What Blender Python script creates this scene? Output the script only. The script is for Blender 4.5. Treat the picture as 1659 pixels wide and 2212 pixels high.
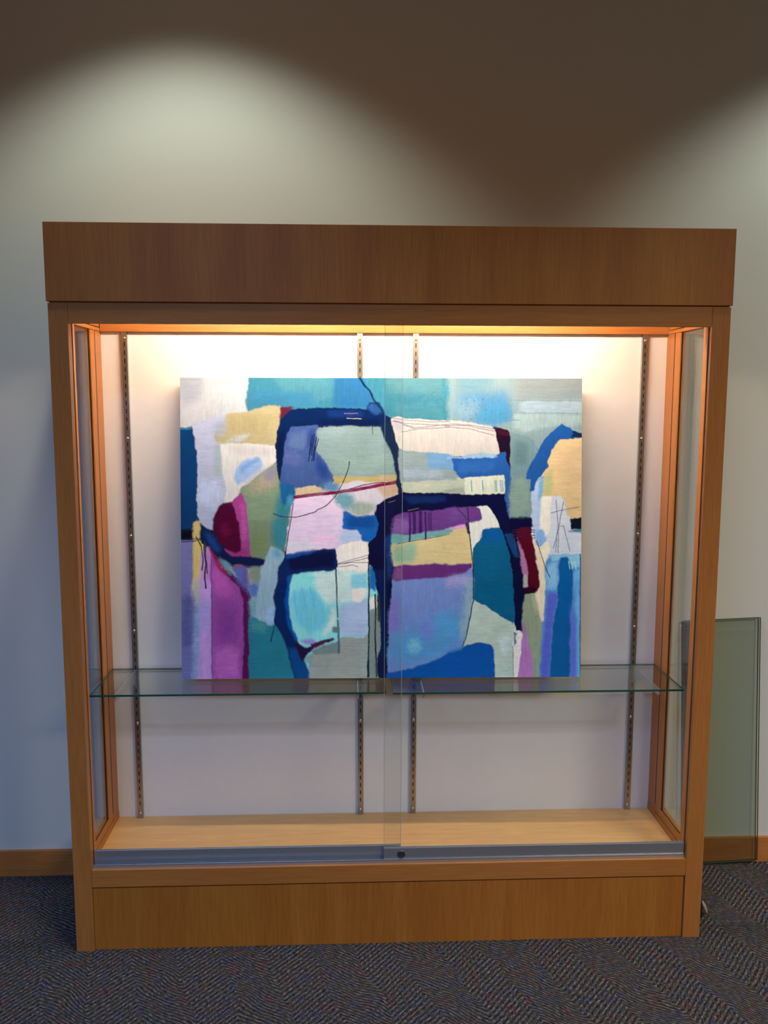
import bpy, bmesh, math, random
import numpy as np
from mathutils import Vector, Matrix

random.seed(4)
for o in list(bpy.data.objects):
    bpy.data.objects.remove(o, do_unlink=True)
scene = bpy.context.scene
COL = scene.collection

# ------------------------------------------------------------------ camera
cam_data = bpy.data.cameras.new('camera')
cam_data.sensor_fit = 'HORIZONTAL'
cam_data.sensor_width = 36.0
cam_data.lens = 36.0 * 1879.86 / 1659.0
cam_data.clip_start = 0.02
cam = bpy.data.objects.new('camera', cam_data)
cam.location = (-0.12462, -2.33463, 1.55452)
cam.rotation_euler = (1.44497, -0.00207, -0.04131)
COL.objects.link(cam)
scene.camera = cam

# ------------------------------------------------------------------ world, lights, exposure
world = bpy.data.worlds.new('room_ambient')
scene.world = world
world.use_nodes = True
bg = world.node_tree.nodes['Background']
bg.inputs['Color'].default_value = (1.0, 0.63, 0.34, 1)
bg.inputs['Strength'].default_value = 0.112

def area_light(name, loc, rot, sx, sy, power, color):
    d = bpy.data.lights.new(name, 'AREA')
    d.shape = 'RECTANGLE'; d.size = sx; d.size_y = sy
    d.energy = power; d.color = color
    o = bpy.data.objects.new(name, d)
    o.location = loc; o.rotation_euler = rot
    COL.objects.link(o)
    return o

# lights behind the viewer: an added blue fill light on the left, a louvred ceiling panel on the right
pa = area_light('added_blue_fill', (-0.9, -2.9, 3.02), (0, 0, 0), 1.2, 0.6, 98, (0.18, 0.44, 1.0))
pb = area_light('ceiling_panel_light', (2.0, -2.9, 3.02), (0, 0, 0), 1.2, 0.6, 114, (1.0, 0.88, 0.64))
pa.data.spread = pb.data.spread = math.radians(150)

vs = scene.view_settings
vs.view_transform = 'Standard'
vs.look = 'None'
vs.exposure = 0.0
vs.gamma = 1.0
vs.use_curve_mapping = False

# ------------------------------------------------------------------ materials
def new_mat(name):
    m = bpy.data.materials.new(name)
    m.use_nodes = True
    nt = m.node_tree
    return m, nt, nt.nodes, nt.links, nt.nodes['Principled BSDF']

def node(nt, kind, **kw):
    n = nt.nodes.new(kind)
    for k, v in kw.items():
        if k in n.inputs.keys():
            n.inputs[k].default_value = v
        else:
            setattr(n, k, v)
    return n

def mapped(nt, scale, rot=(0, 0, 0)):
    tc = nt.nodes.new('ShaderNodeTexCoord')
    mp = nt.nodes.new('ShaderNodeMapping')
    mp.inputs['Scale'].default_value = scale
    mp.inputs['Rotation'].default_value = rot
    nt.links.new(tc.outputs['Object'], mp.inputs['Vector'])
    return mp.outputs['Vector']

def ramp(nt, src, stops):
    r = nt.nodes.new('ShaderNodeValToRGB')
    el = r.color_ramp.elements
    while len(el) < len(stops):
        el.new(0.5)
    for e, (p, c) in zip(el, stops):
        e.position = p; e.color = (*c, 1)
    nt.links.new(src, r.inputs['Fac'])
    return r.outputs['Color']

def mixc(nt, a, b, fac, mode='MIX'):
    n = nt.nodes.new('ShaderNodeMix')
    n.data_type = 'RGBA'; n.blend_type = mode
    for sock, v in ((n.inputs[6], a), (n.inputs[7], b)):
        if isinstance(v, tuple): sock.default_value = (*v, 1)
        else: nt.links.new(v, sock)
    if isinstance(fac, float): n.inputs[0].default_value = fac
    else: nt.links.new(fac, n.inputs[0])
    return n.outputs[2]

def math_n(nt, op, a, b=None, c=None):
    n = nt.nodes.new('ShaderNodeMath'); n.operation = op
    for i, v in enumerate((a, b, c)):
        if v is None: continue
        if isinstance(v, (int, float)): n.inputs[i].default_value = v
        else: nt.links.new(v, n.inputs[i])
    return n.outputs[0]

def bump(nt, bsdf, src, strength, dist):
    b = nt.nodes.new('ShaderNodeBump')
    b.inputs['Strength'].default_value = strength
    b.inputs['Distance'].default_value = dist
    nt.links.new(src, b.inputs['Height'])
    nt.links.new(b.outputs['Normal'], bsdf.inputs['Normal'])

def wood(name, axis, light, dark, band=6.0, rough=0.36):
    """maple veneer: fine grain stretched along one axis, slow bands across it"""
    m, nt, N, L, B = new_mat(name)
    s = {'z': (1, 1, 0.05), 'x': (0.05, 1, 1), 'y': (1, 0.05, 1)}[axis]
    fine = node(nt, 'ShaderNodeTexNoise', Scale=190.0, Detail=4.0, Roughness=0.6)
    L.new(mapped(nt, s), fine.inputs['Vector'])
    slow = node(nt, 'ShaderNodeTexNoise', Scale=band, Detail=3.0, Roughness=0.55, Distortion=0.4)
    s2 = {'z': (1, 1, 0.10), 'x': (0.10, 1, 1), 'y': (1, 0.10, 1)}[axis]
    L.new(mapped(nt, s2), slow.inputs['Vector'])
    c1 = ramp(nt, slow.outputs['Fac'], [(0.30, dark), (0.70, light)])
    c2 = ramp(nt, fine.outputs['Fac'], [(0.30, (0.80, 0.78, 0.74)), (0.70, (1.0, 1.0, 1.0))])
    L.new(mixc(nt, c1, c2, 1.0, 'MULTIPLY'), B.inputs['Base Color'])
    B.inputs['Roughness'].default_value = rough
    B.inputs['Specular IOR Level'].default_value = 0.35
    bump(nt, B, fine.outputs['Fac'], 0.06, 0.001)
    return m

MAPLE_L, MAPLE_D = (0.50, 0.190, 0.046), (0.42, 0.148, 0.031)
VENEER_L, VENEER_D = (0.47, 0.172, 0.026), (0.375, 0.120, 0.016)
M = {}
M['maple_v'] = wood('maple_vertical_grain', 'z', MAPLE_L, MAPLE_D, 9.0)
M['maple_h'] = wood('maple_horizontal_grain', 'x', MAPLE_L, MAPLE_D, 14.0)
M['maple_y'] = wood('maple_depth_grain', 'y', MAPLE_L, MAPLE_D, 14.0)
M['veneer_v'] = wood('veneer_vertical_grain', 'z', VENEER_L, VENEER_D, 9.0, 0.45)
M['deck'] = wood('lit_maple_deck', 'x', (0.84, 0.49, 0.205), (0.77, 0.42, 0.165), 14.0, 0.30)  # case maple made paler, lamp brightness mixed into the deck colour
M['maple_base'] = wood('maple_baseboard', 'x', (0.60, 0.225, 0.060), (0.50, 0.17, 0.04), 10.0, 0.42)

def flat(name, color, rough=0.5, metal=0.0, spec=0.5, noise=None):
    m, nt, N, L, B = new_mat(name)
    B.inputs['Base Color'].default_value = (*color, 1)
    B.inputs['Roughness'].default_value = rough
    B.inputs['Metallic'].default_value = metal
    B.inputs['Specular IOR Level'].default_value = spec
    if noise:
        n = node(nt, 'ShaderNodeTexNoise', Scale=noise[0], Detail=3.0)
        L.new(mapped(nt, (1, 1, 1)), n.inputs['Vector'])
        lo = tuple(c * (1 - noise[1]) for c in color); hi = tuple(min(1, c * (1 + noise[1])) for c in color)
        L.new(ramp(nt, n.outputs['Fac'], [(0.3, lo), (0.7, hi)]), B.inputs['Base Color'])
        bump(nt, B, n.outputs['Fac'], noise[2], 0.001)
    return m

M['wall'] = flat('painted_wall', (0.66, 0.645, 0.60), 0.75, 0, 0.25, (260.0, 0.012, 0.12))
M['ceiling'] = flat('ceiling_paint', (0.70, 0.68, 0.64), 0.9, 0, 0.1, (120.0, 0.02, 0.2))
M['white_panel'] = flat('white_laminate', (0.80, 0.785, 0.77), 0.45, 0, 0.35, (30.0, 0.012, 0.02))
M['steel'] = flat('zinc_steel', (0.42, 0.405, 0.385), 0.34, 0.95, 0.5, (220.0, 0.06, 0.05))
M['bracket'] = flat('grey_painted_bracket', (0.42, 0.44, 0.47), 0.40, 0.35, 0.5, (90.0, 0.03, 0.02))
M['screw'] = flat('bright_screw', (0.78, 0.77, 0.74), 0.25, 1.0)
M['alu'] = flat('anodised_aluminium', (0.50, 0.515, 0.545), 0.38, 0.85, 0.5, (160.0, 0.03, 0.02))
M['lock'] = flat('dark_nickel_lock', (0.16, 0.16, 0.16), 0.30, 0.9)
M['black'] = flat('black_rubber_and_slot_shade', (0.012, 0.012, 0.014), 0.55)
M['groove_shade'] = flat('dark_brown_groove_shade', (0.05, 0.025, 0.012), 0.7)  # dark colour standing in for shade in the joint groove
M['grey_plastic'] = flat('pale_grey_plastic', (0.42, 0.41, 0.37), 0.5)
M['white_metal'] = flat('white_enamel', (0.82, 0.81, 0.78), 0.4)
M['raw_canvas'] = flat('raw_canvas_edge', (0.56, 0.50, 0.40), 0.9, 0, 0.1, (700.0, 0.08, 0.3))
M['stretcher'] = flat('pine_stretcher', (0.55, 0.40, 0.22), 0.7)

def glass(name, tint, f0=0.045):
    m = bpy.data.materials.new(name); m.use_nodes = True
    nt = m.node_tree; nt.nodes.clear()
    out = nt.nodes.new('ShaderNodeOutputMaterial')
    tr = nt.nodes.new('ShaderNodeBsdfTransparent'); tr.inputs['Color'].default_value = (*tint, 1)
    gl = nt.nodes.new('ShaderNodeBsdfGlossy'); gl.inputs['Roughness'].default_value = 0.0
    gl.inputs['Color'].default_value = (1, 1, 1, 1)
    lw = nt.nodes.new('ShaderNodeLayerWeight'); lw.inputs['Blend'].default_value = 0.5
    p5 = math_n(nt, 'POWER', lw.outputs['Facing'], 5.0)
    fr = math_n(nt, 'MULTIPLY_ADD', p5, 0.80, f0)
    mx = nt.nodes.new('ShaderNodeMixShader')
    nt.links.new(fr, mx.inputs[0]); nt.links.new(tr.outputs[0], mx.inputs[1]); nt.links.new(gl.outputs[0], mx.inputs[2])
    nt.links.new(mx.outputs[0], out.inputs['Surface'])
    return m

def glass_edge(name, color, trans):
    m = bpy.data.materials.new(name); m.use_nodes = True
    nt = m.node_tree; B = nt.nodes['Principled BSDF']
    B.inputs['Base Color'].default_value = (*color, 1)
    B.inputs['Roughness'].default_value = 0.12
    tr = nt.nodes.new('ShaderNodeBsdfTransparent'); tr.inputs['Color'].default_value = (*color, 1)
    mx = nt.nodes.new('ShaderNodeMixShader'); mx.inputs[0].default_value = trans
    nt.links.new(B.outputs[0], mx.inputs[1]); nt.links.new(tr.outputs[0], mx.inputs[2])
    nt.links.new(mx.outputs[0], nt.nodes['Material Output'].inputs['Surface'])
    return m

M['door_glass'] = glass('clear_door_glass', (0.955, 0.968, 0.960), 0.014)
M['side_glass'] = glass('clear_side_glass', (0.94, 0.955, 0.945), 0.05)
M['shelf_glass'] = glass('shelf_glass', (0.885, 0.915, 0.90), 0.05)
M['lean_glass'] = glass('green_tinted_glass', (0.925, 0.945, 0.922), 0.03)
M['edge_green'] = glass_edge('green_glass_edge', (0.010, 0.085, 0.070), 0.25)
M['edge_pale'] = glass_edge('pale_ground_glass_edge', (0.50, 0.62, 0.57), 0.35)
M['edge_dark'] = glass_edge('dark_glass_edge', (0.10, 0.125, 0.105), 0.45)

def emitter(name, color, strength):
    m, nt, N, L, B = new_mat(name)
    B.inputs['Base Color'].default_value = (0.9, 0.9, 0.88, 1)
    B.inputs['Emission Color'].default_value = (*color, 1)
    B.inputs['Emission Strength'].default_value = strength
    return m
M['tube'] = emitter('fluorescent_tube_glow', (1.0, 0.86, 0.68), 195.0)
M['lens'] = emitter('downlight_lens_glow', (0.9, 1.0, 0.85), 2.0)

def carpet():
    m, nt, N, L, B = new_mat('zigzag_loop_carpet')
    tc = nt.nodes.new('ShaderNodeTexCoord')
    warp = node(nt, 'ShaderNodeTexNoise', Scale=6.0, Detail=1.0)
    L.new(tc.outputs['Object'], warp.inputs['Vector'])
    sep = nt.nodes.new('ShaderNodeSeparateXYZ'); L.new(tc.outputs['Object'], sep.inputs[0])
    w = math_n(nt, 'MULTIPLY_ADD', warp.outputs['Fac'], 0.07, -0.035)
    x = math_n(nt, 'ADD', math_n(nt, 'MULTIPLY_ADD', sep.outputs['Y'], 0.35, sep.outputs['X']), w)
    zig = math_n(nt, 'PINGPONG', x, 0.125)
    v = math_n(nt, 'ADD', math_n(nt, 'MULTIPLY_ADD', zig, 0.85, sep.outputs['Y']), math_n(nt, 'MULTIPLY', w, 0.6))
    st = math_n(nt, 'SINE', math_n(nt, 'MULTIPLY', v, 2 * math.pi / 0.0150))
    st = math_n(nt, 'MULTIPLY_ADD', st, 0.5, 0.5)
    yarn = nt.nodes.new('ShaderNodeCombineXYZ')            # dashes of yarn running along the zigzag
    L.new(math_n(nt, 'MULTIPLY', x, 105.0), yarn.inputs[0]); L.new(math_n(nt, 'MULTIPLY', v, 230.0), yarn.inputs[1])
    fleck = node(nt, 'ShaderNodeTexNoise', Scale=1.0, Detail=3.0, Roughness=0.65)
    L.new(yarn.outputs[0], fleck.inputs['Vector'])
    fl = math_n(nt, 'MULTIPLY_ADD', st, 0.15, math_n(nt, 'MULTIPLY_ADD', fleck.outputs['Fac'], 0.88, 0.015))
    base = ramp(nt, fl, [(0.38, (0.010, 0.009, 0.011)), (0.52, (0.054, 0.047, 0.048)), (0.62, (0.100, 0.088, 0.084)), (0.74, (0.29, 0.26, 0.24))])
    hue = node(nt, 'ShaderNodeTexNoise', Scale=26.0, Detail=3.0)
    L.new(tc.outputs['Object'], hue.inputs['Vector'])
    tint = ramp(nt, hue.outputs['Fac'], [(0.36, (0.85, 0.92, 1.20)), (0.47, (1.0, 1.0, 1.0)), (0.56, (1.0, 0.98, 0.82)), (0.66, (1.30, 0.82, 0.95))])
    L.new(mixc(nt, base, tint, 1.0, 'MULTIPLY'), B.inputs['Base Color'])
    B.inputs['Roughness'].default_value = 0.95
    B.inputs['Specular IOR Level'].default_value = 0.1
    bump(nt, B, fl, 0.6, 0.004)
    return m
M['carpet'] = carpet()

def paint():
    m, nt, N, L, B = new_mat('acrylic_on_canvas')
    at = nt.nodes.new('ShaderNodeAttribute'); at.attribute_name = 'pigment'
    L.new(at.outputs['Color'], B.inputs['Base Color'])
    B.inputs['Roughness'].default_value = 0.62
    B.inputs['Specular IOR Level'].default_value = 0.0
    weave = node(nt, 'ShaderNodeTexNoise', Scale=900.0, Detail=2.0)
    L.new(mapped(nt, (1, 1, 1)), weave.inputs['Vector'])
    bump(nt, B, weave.outputs['Fac'], 0.15, 0.0006)
    return m
M['paint'] = paint()

# ------------------------------------------------------------------ mesh helpers
def add_box(bm, x0, x1, y0, y1, z0, z1, mi=0):
    v = [bm.verts.new(p) for p in ((x0, y0, z0), (x1, y0, z0), (x1, y1, z0), (x0, y1, z0),
                                   (x0, y0, z1), (x1, y0, z1), (x1, y1, z1), (x0, y1, z1))]
    fs = []
    for q in ((0, 3, 2, 1), (4, 5, 6, 7), (0, 1, 5, 4), (1, 2, 6, 5), (2, 3, 7, 6), (3, 0, 4, 7)):
        f = bm.faces.new([v[i] for i in q]); f.material_index = mi; fs.append(f)
    return v, fs

def boxes(*bs, bevel=0.0):
    bm = bmesh.new()
    for b in bs:
        add_box(bm, min(b[0], b[1]), max(b[0], b[1]), *b[2:6])
    if bevel > 0:
        bmesh.ops.bevel(bm, geom=bm.edges[:], offset=bevel, segments=2, profile=0.6, affect='EDGES', clamp_overlap=True)
    return bm

def world_loc(o):
    l = Vector((0, 0, 0))
    while o is not None:
        l += o.location; o = o.parent
    return l

def link(name, bm, mats, parent=None, smooth=False, origin=None):
    """one bmesh in world coordinates -> one object; a child keeps its parent's origin"""
    org = Vector(origin) if origin is not None else (world_loc(parent) if parent else Vector((0, 0, 0)))
    bmesh.ops.recalc_face_normals(bm, faces=bm.faces[:])
    bm.transform(Matrix.Translation(-org))
    me = bpy.data.meshes.new(name)
    bm.to_mesh(me); bm.free()
    for m in (mats if isinstance(mats, (list, tuple)) else [mats]):
        me.materials.append(m)
    if smooth:
        for p in me.polygons: p.use_smooth = True
    o = bpy.data.objects.new(name, me)
    COL.objects.link(o)
    if parent:
        o.parent = parent
        o.location = org - world_loc(parent)
    else:
        o.location = org
    return o

def empty(name, loc):
    o = bpy.data.objects.new(name, None); o.empty_display_size = 0.1
    o.location = loc; COL.objects.link(o)
    return o

def tag(o, label=None, cat=None, group=None, kind=None):
    for k, v in (('label', label), ('category', cat), ('group', group), ('kind', kind)):
        if v: o[k] = v
    return o

def cylinder(bm, c, axis, r0, r1, h, seg=24):
    """frustum from c along axis"""
    a = Vector(axis).normalized()
    u = a.orthogonal().normalized(); w = a.cross(u)
    c = Vector(c); rings = []
    for k, r in ((0, r0), (h, r1)):
        rings.append([bm.verts.new(c + a * k + (u * math.cos(t) + w * math.sin(t)) * r)
                      for t in (2 * math.pi * i / seg for i in range(seg))])
    for i in range(seg):
        j = (i + 1) % seg
        bm.faces.new((rings[0][i], rings[0][j], rings[1][j], rings[1][i]))
    bm.faces.new(rings[0][::-1]); bm.faces.new(rings[1])

def lathe(bm, c, axis, prof, seg=32):
    a = Vector(axis).normalized(); u = a.orthogonal().normalized(); w = a.cross(u); c = Vector(c)
    rings = [[bm.verts.new(c + a * h + (u * math.cos(2 * math.pi * i / seg) + w * math.sin(2 * math.pi * i / seg)) * r)
              for i in range(seg)] for r, h in prof]
    for A, Bn in zip(rings, rings[1:]):
        for i in range(seg):
            j = (i + 1) % seg
            bm.faces.new((A[i], A[j], Bn[j], Bn[i]))
    return rings

def tube(bm, pts, rad, seg=10):
    pts = [Vector(p) for p in pts]; prev = None
    rad = rad if isinstance(rad, (list, tuple)) else [rad] * len(pts)
    rings = []
    for i, p in enumerate(pts):
        d = (pts[min(i + 1, len(pts) - 1)] - pts[max(i - 1, 0)]).normalized()
        u = d.orthogonal().normalized() if prev is None else (prev - d * prev.dot(d)).normalized()
        prev = u; w = d.cross(u)
        rings.append([bm.verts.new(p + (u * math.cos(2 * math.pi * k / seg) + w * math.sin(2 * math.pi * k / seg)) * rad[i]) for k in range(seg)])
    for A, Bn in zip(rings, rings[1:]):
        for k in range(seg):
            j = (k + 1) % seg
            bm.faces.new((A[k], A[j], Bn[j], Bn[k]))
    bm.faces.new(rings[0][::-1]); bm.faces.new(rings[-1])

def smooth_path(pts, n=8):
    P = [Vector(p) for p in pts]; P = [P[0]] + P + [P[-1]]; out = []
    for i in range(1, len(P) - 2):
        for k in range(n):
            t = k / n; a, b, c, d = P[i - 1:i + 3]
            out.append(0.5 * ((2 * b) + (c - a) * t + (2 * a - 5 * b + 4 * c - d) * t * t + (3 * b - a - 3 * c + d) * t ** 3))
    out.append(P[-2]); return out

def pane(x0, x1, y0, y1, z0, z1, thin, ch=0.0011):
    """glass sheet: two big faces (slot 0), ground chamfered edges (slot 1); thin = thickness axis"""
    bm = bmesh.new()
    add_box(bm, x0, x1, y0, y1, z0, z1)
    bmesh.ops.bevel(bm, geom=bm.edges[:], offset=ch, segments=1, affect='EDGES')
    bm.normal_update()
    for f in bm.faces:
        f.material_index = 0 if abs(f.normal[thin]) > 0.95 else 1
    return bm

# ------------------------------------------------------------------ the room
WALL_Y = 0.420
tag(link('floor', boxes((-4.5, 4.5, -5.0, WALL_Y + 0.1, -0.06, 0.0)), M['carpet']),
    'dark grey zigzag loop carpet', 'floor', kind='structure')
tag(link('wall_back', boxes((-4.5, 4.5, WALL_Y, WALL_Y + 0.1, 0.0, 3.05)), M['wall']),
    'pale painted wall behind the display case, lit from above', 'wall', kind='structure')
tag(link('ceiling', boxes((-4.5, 4.5, -5.0, WALL_Y + 0.1, 3.05, 3.15)), M['ceiling']),
    'off-white ceiling above the display case', 'ceiling', kind='structure')
def baseboard(name, x0, x1, label):
    tag(link(name, boxes((x0, x1, WALL_Y - 0.012, WALL_Y, 0.0, 0.088), bevel=0.0012), M['maple_base']),
        label, 'baseboard', kind='structure')
baseboard('baseboard_left', -4.5, -0.907, 'maple baseboard left of the display case')
baseboard('baseboard_right', 0.907, 4.5, 'maple baseboard right of the display case')

def downlight(x, label):
    t = empty('recessed_downlight', (x, -0.150, 3.05))
    tag(t, label, 'ceiling light', 'recessed wall-washing downlights')
    bm = bmesh.new()
    lathe(bm, (x, -0.150, 3.05), (0, 0, -1), [(0.070, 0.0), (0.072, 0.010), (0.078, 0.014), (0.092, 0.011), (0.100, 0.0)], 40)
    link('trim_ring', bm, M['white_metal'], t, smooth=True)
    bm = bmesh.new()
    cylinder(bm, (x, -0.150, 3.049), (0, 0, -1), 0.069, 0.066, 0.004, 32)
    link('lens', bm, M['lens'], t)
    d = bpy.data.lights.new('downlight_lamp', 'SPOT')
    d.energy = 41; d.color = (0.90, 1.0, 0.88)
    d.spot_size = math.radians(112); d.spot_blend = 0.50; d.shadow_soft_size = 0.05
    o = bpy.data.objects.new('downlight_lamp', d); COL.objects.link(o)
    o.parent = t; o.location = (0, 0, -0.030)
    return t
downlight(-0.602, 'recessed downlight in the ceiling above the left half of the case')
downlight(1.545, 'recessed downlight in the ceiling beyond the right end of the case')

# ------------------------------------------------------------------ display case
case = empty('display_case', (0, 0.2, 0))
tag(case, 'tall maple display case with sliding glass doors and lit white interior', 'display case')
def part(name, bm, mat, parent=None, label=None, smooth=False):
    return tag(link(name, bm, mat, parent or case, smooth), label)

BV = 0.0012
# posts with a groove for the glass door in the inner face
for s, g0, g1 in ((-1, 0.0265, 0.0375), (1, 0.0125, 0.0235)):
    part('post', boxes((s * 0.8500, s * 0.9, 0.0, g0, 0.0, 1.807), (s * 0.8585, s * 0.9, g0, g1, 0.0, 1.807),
                       (s * 0.8500, s * 0.9, g1, 0.052, 0.0, 1.807), bevel=0.0008), M['maple_v'])
part('top_rail', boxes((-0.8495, 0.8495, 0.0, 0.0100, 1.755, 1.807), bevel=BV), M['maple_h'])
part('header_panel', boxes((-0.903, 0.903, -0.003, 0.022, 1.811, 2.010), bevel=BV), M['veneer_v'])
part('reveal_strip', boxes((-0.8965, 0.8965, 0.0040, 0.0100, 1.8072, 1.8108)), M['maple_h'])
part('top_track', boxes((-0.8495, 0.8495, 0.0105, 0.0120, 1.762, 1.850), (-0.8495, 0.8495, 0.0245, 0.0260, 1.762, 1.850),
                        (-0.8495, 0.8495, 0.0385, 0.0400, 1.762, 1.850), (-0.8495, 0.8495, 0.0120, 0.0385, 1.840, 1.850)), M['alu'])
for s in (-1, 1):
    part('header_side', boxes((s * 0.885, s * 0.903, 0.0225, 0.404, 1.8315, 2.010), bevel=BV), M['maple_h'])
part('case_top', boxes((-0.8845, 0.8845, 0.0225, 0.404, 1.990, 2.006)), M['maple_h'])
part('bottom_rail', boxes((-0.8495, 0.8495, 0.0, 0.0098, 0.193, 0.2445), bevel=BV), M['maple_h'])
part('kick_panel', boxes((-0.8495, 0.8495, 0.007, 0.024, 0.0, 0.192), bevel=0.0008), M['veneer_v'])
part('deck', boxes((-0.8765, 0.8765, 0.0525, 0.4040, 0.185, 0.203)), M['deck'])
part('deck_support', boxes((-0.8490, 0.8490, 0.0260, 0.0520, 0.0, 0.2300)), M['maple_h'])
part('back_panel', boxes((-0.9, 0.9, 0.4050, 0.4180, 0.0, 2.0)), M['white_panel'], label='white laminate back panel')
part('back_top_rail', boxes((-0.8765, 0.8765, 0.388, 0.4045, 1.765, 1.830), bevel=BV), M['maple_h'])
for s in (-1, 1):
    I, G0, G1, O = 0.877, 0.8812, 0.8870, 0.9      # inner face, glass slot, outer face
    part('rear_stile', boxes((s * 0.8785, s * O, 0.3360, 0.4045, 0.203, 1.764), (s * G1, s * 0.8905, 0.290, 0.3360, 0.251, 1.764)), M['maple_v'])
    part('groove_shade_strip', boxes((s * 0.8764, s * G0, 0.3327, 0.3358, 0.251, 1.764)), M['groove_shade'], label='thin dark strip painting the groove shade')  # added dark strip, paints the shaded line between stop and stile
    part('glass_stop', boxes((s * I, s * G0, 0.2900, 0.3325, 0.251, 1.764), bevel=BV), M['maple_v'])
    part('side_top_rail', boxes((s * 0.8780, s * O, 0.0525, 0.3875, 1.7785, 1.830), (s * G1, s * O, 0.0525, 0.3875, 1.765, 1.7785)), M['maple_y'])
    part('glass_stop', boxes((s * 0.8765, s * G0, 0.0525, 0.3875, 1.765, 1.7755), bevel=BV), M['maple_y'])
    part('side_bottom_rail', boxes((s * I, s * O, 0.0525, 0.4040, 0.0, 0.2225), (s * G1, s * O, 0.0525, 0.335, 0.2225, 0.250)), M['maple_y'])
    part('glass_stop', boxes((s * 0.8785, s * G0, 0.0525, 0.3355, 0.2255, 0.250), bevel=BV), M['maple_y'])
    part('glass_stop', boxes((s * I, s * G0, 0.0525, 0.0620, 0.2505, 1.7645), bevel=BV), M['maple_v'])
    part('outer_stile', boxes((s * G1, s * O, 0.0525, 0.0620, 0.2505, 1.7645), bevel=BV), M['maple_v'])
    part('side_pane', pane(*sorted((s * 0.8816, s * 0.8866)), 0.0530, 0.3300, 0.2300, 1.7750, 0), [M['side_glass'], M['edge_green']], label='clear glass side pane')

# aluminium bottom track
part('door_track', boxes((-0.8495, 0.8495, 0.0100, 0.0118, 0.2300, 0.2545), (-0.8495, 0.8495, 0.0118, 0.0385, 0.2300, 0.2350),
                         (-0.8495, 0.8495, 0.0245, 0.0258, 0.2350, 0.2480), (-0.8495, 0.8495, 0.0385, 0.0400, 0.2300, 0.2545)), M['alu'], label='aluminium door track')

def shoe(x0, x1, y0, y1, z0, z1):
    return boxes((x0, x1, y0, y1, z0, z1), bevel=0.0012)
rd = part('sliding_door', pane(-0.0254, 0.8570, 0.0150, 0.0210, 0.2700, 1.8300, 1), [M['door_glass'], M['edge_pale']], label='right sliding glass door, in front')
part('door_shoe', shoe(-0.0254, 0.8485, 0.0129, 0.0231, 0.2480, 0.2875), M['alu'], rd, 'aluminium door shoe')
ld = part('sliding_door', pane(-0.8570, 0.0246, 0.0290, 0.0350, 0.2700, 1.8300, 1), [M['door_glass'], M['edge_pale']], label='left sliding glass door, behind')
part('door_shoe', shoe(-0.8485, 0.0246, 0.0270, 0.0370, 0.2480, 0.2885), M['alu'], ld, 'aluminium door shoe')
bm = bmesh.new()
rings = lathe(bm, (0.0245, 0.0129, 0.2690), (0, -1, 0), [(0.0112, 0.0), (0.0112, 0.0030), (0.0100, 0.0042), (0.0078, 0.0042), (0.0074, 0.0034), (0.0012, 0.0034)], 32)
bm.faces.new(rings[-1])
part('lock', bm, M['lock'], rd, 'round dark keyed lock', smooth=False)
part('keyhole', boxes((0.0238, 0.0252, 0.0088, 0.0096, 0.2655, 0.2715)), M['black'], rd)
bm = bmesh.new(); cylinder(bm, (0.0243, 0.0096, 0.2668), (0, -1, 0), 0.0013, 0.0008, 0.0012, 12)
part('lock_pin', bm, M['screw'], rd)

# slotted shelf standards: U channel, real slots in the web
def standard(x):
    w, d, t = 0.0085, 0.0135, 0.0016           # half width, depth, web thickness
    yb, yf = 0.4048, 0.4048 - d
    z0, z1 = 0.2032, 1.7645
    bm = bmesh.new()
    cuts = [z0]; k = z0 + 0.019; slots = set()
    screw_z = [1.746 - 0.305 * i for i in range(6)]
    while k + 0.0135 < z1:
        if min(abs(k + 0.007 - s) for s in screw_z) > 0.012:
            slots.add(len(cuts)); cuts += [k, k + 0.0135]
        k += 0.0254
    cuts.append(z1)
    xs = [-w, -0.0016, 0.0016, w]
    # slots set holds the index of the interval that starts at each slot's lower edge
    for yy, flip in ((yf, False), (yf + t, True)):
        V = [[bm.verts.new((x + xx, yy, zz)) for xx in xs] for zz in cuts]
        for i in range(len(cuts) - 1):
            for j in range(3):
                if j == 1 and i in slots: continue
                q = (V[i][j], V[i][j + 1], V[i + 1][j + 1], V[i + 1][j])
                bm.faces.new(q[::-1] if flip else q)
    for i in slots:                               # slot walls
        for xa in (-0.0016, 0.0016):
            q = [bm.verts.new((x + xa, yf, cuts[i])), bm.verts.new((x + xa, yf + t, cuts[i])), bm.verts.new((x + xa, yf + t, cuts[i + 1])), bm.verts.new((x + xa, yf, cuts[i + 1]))]
            bm.faces.new(q)
    add_box(bm, x - w, x - w + t, yf + 0.0001, yb, z0, z1)
    add_box(bm, x + w - t, x + w, yf + 0.0001, yb, z0, z1)
    f = bm.faces.new([bm.verts.new(p) for p in ((x - w + t, yf + 0.0050, z0), (x + w - t, yf + 0.0050, z0), (x + w - t, yf + 0.0050, z1), (x - w + t, yf + 0.0050, z1))])
    f.material_index = 1                          # black sheet standing in for the shade behind the slots
    me_o = part('shelf_standard', bm, [M['steel'], M['black']])
    for sz in screw_z:
        b2 = bmesh.new()
        r = lathe(b2, (x, yf, sz), (0, -1, 0), [(0.0050, 0.0), (0.0046, 0.0012), (0.0030, 0.0024), (0.0010, 0.0028)], 16)
        b2.faces.new(r[-1])
        part('screw', b2, M['screw'], me_o, smooth=True)
for sx in (-0.805, -0.0865, 0.0865, 0.805):
    standard(sx)

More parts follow.
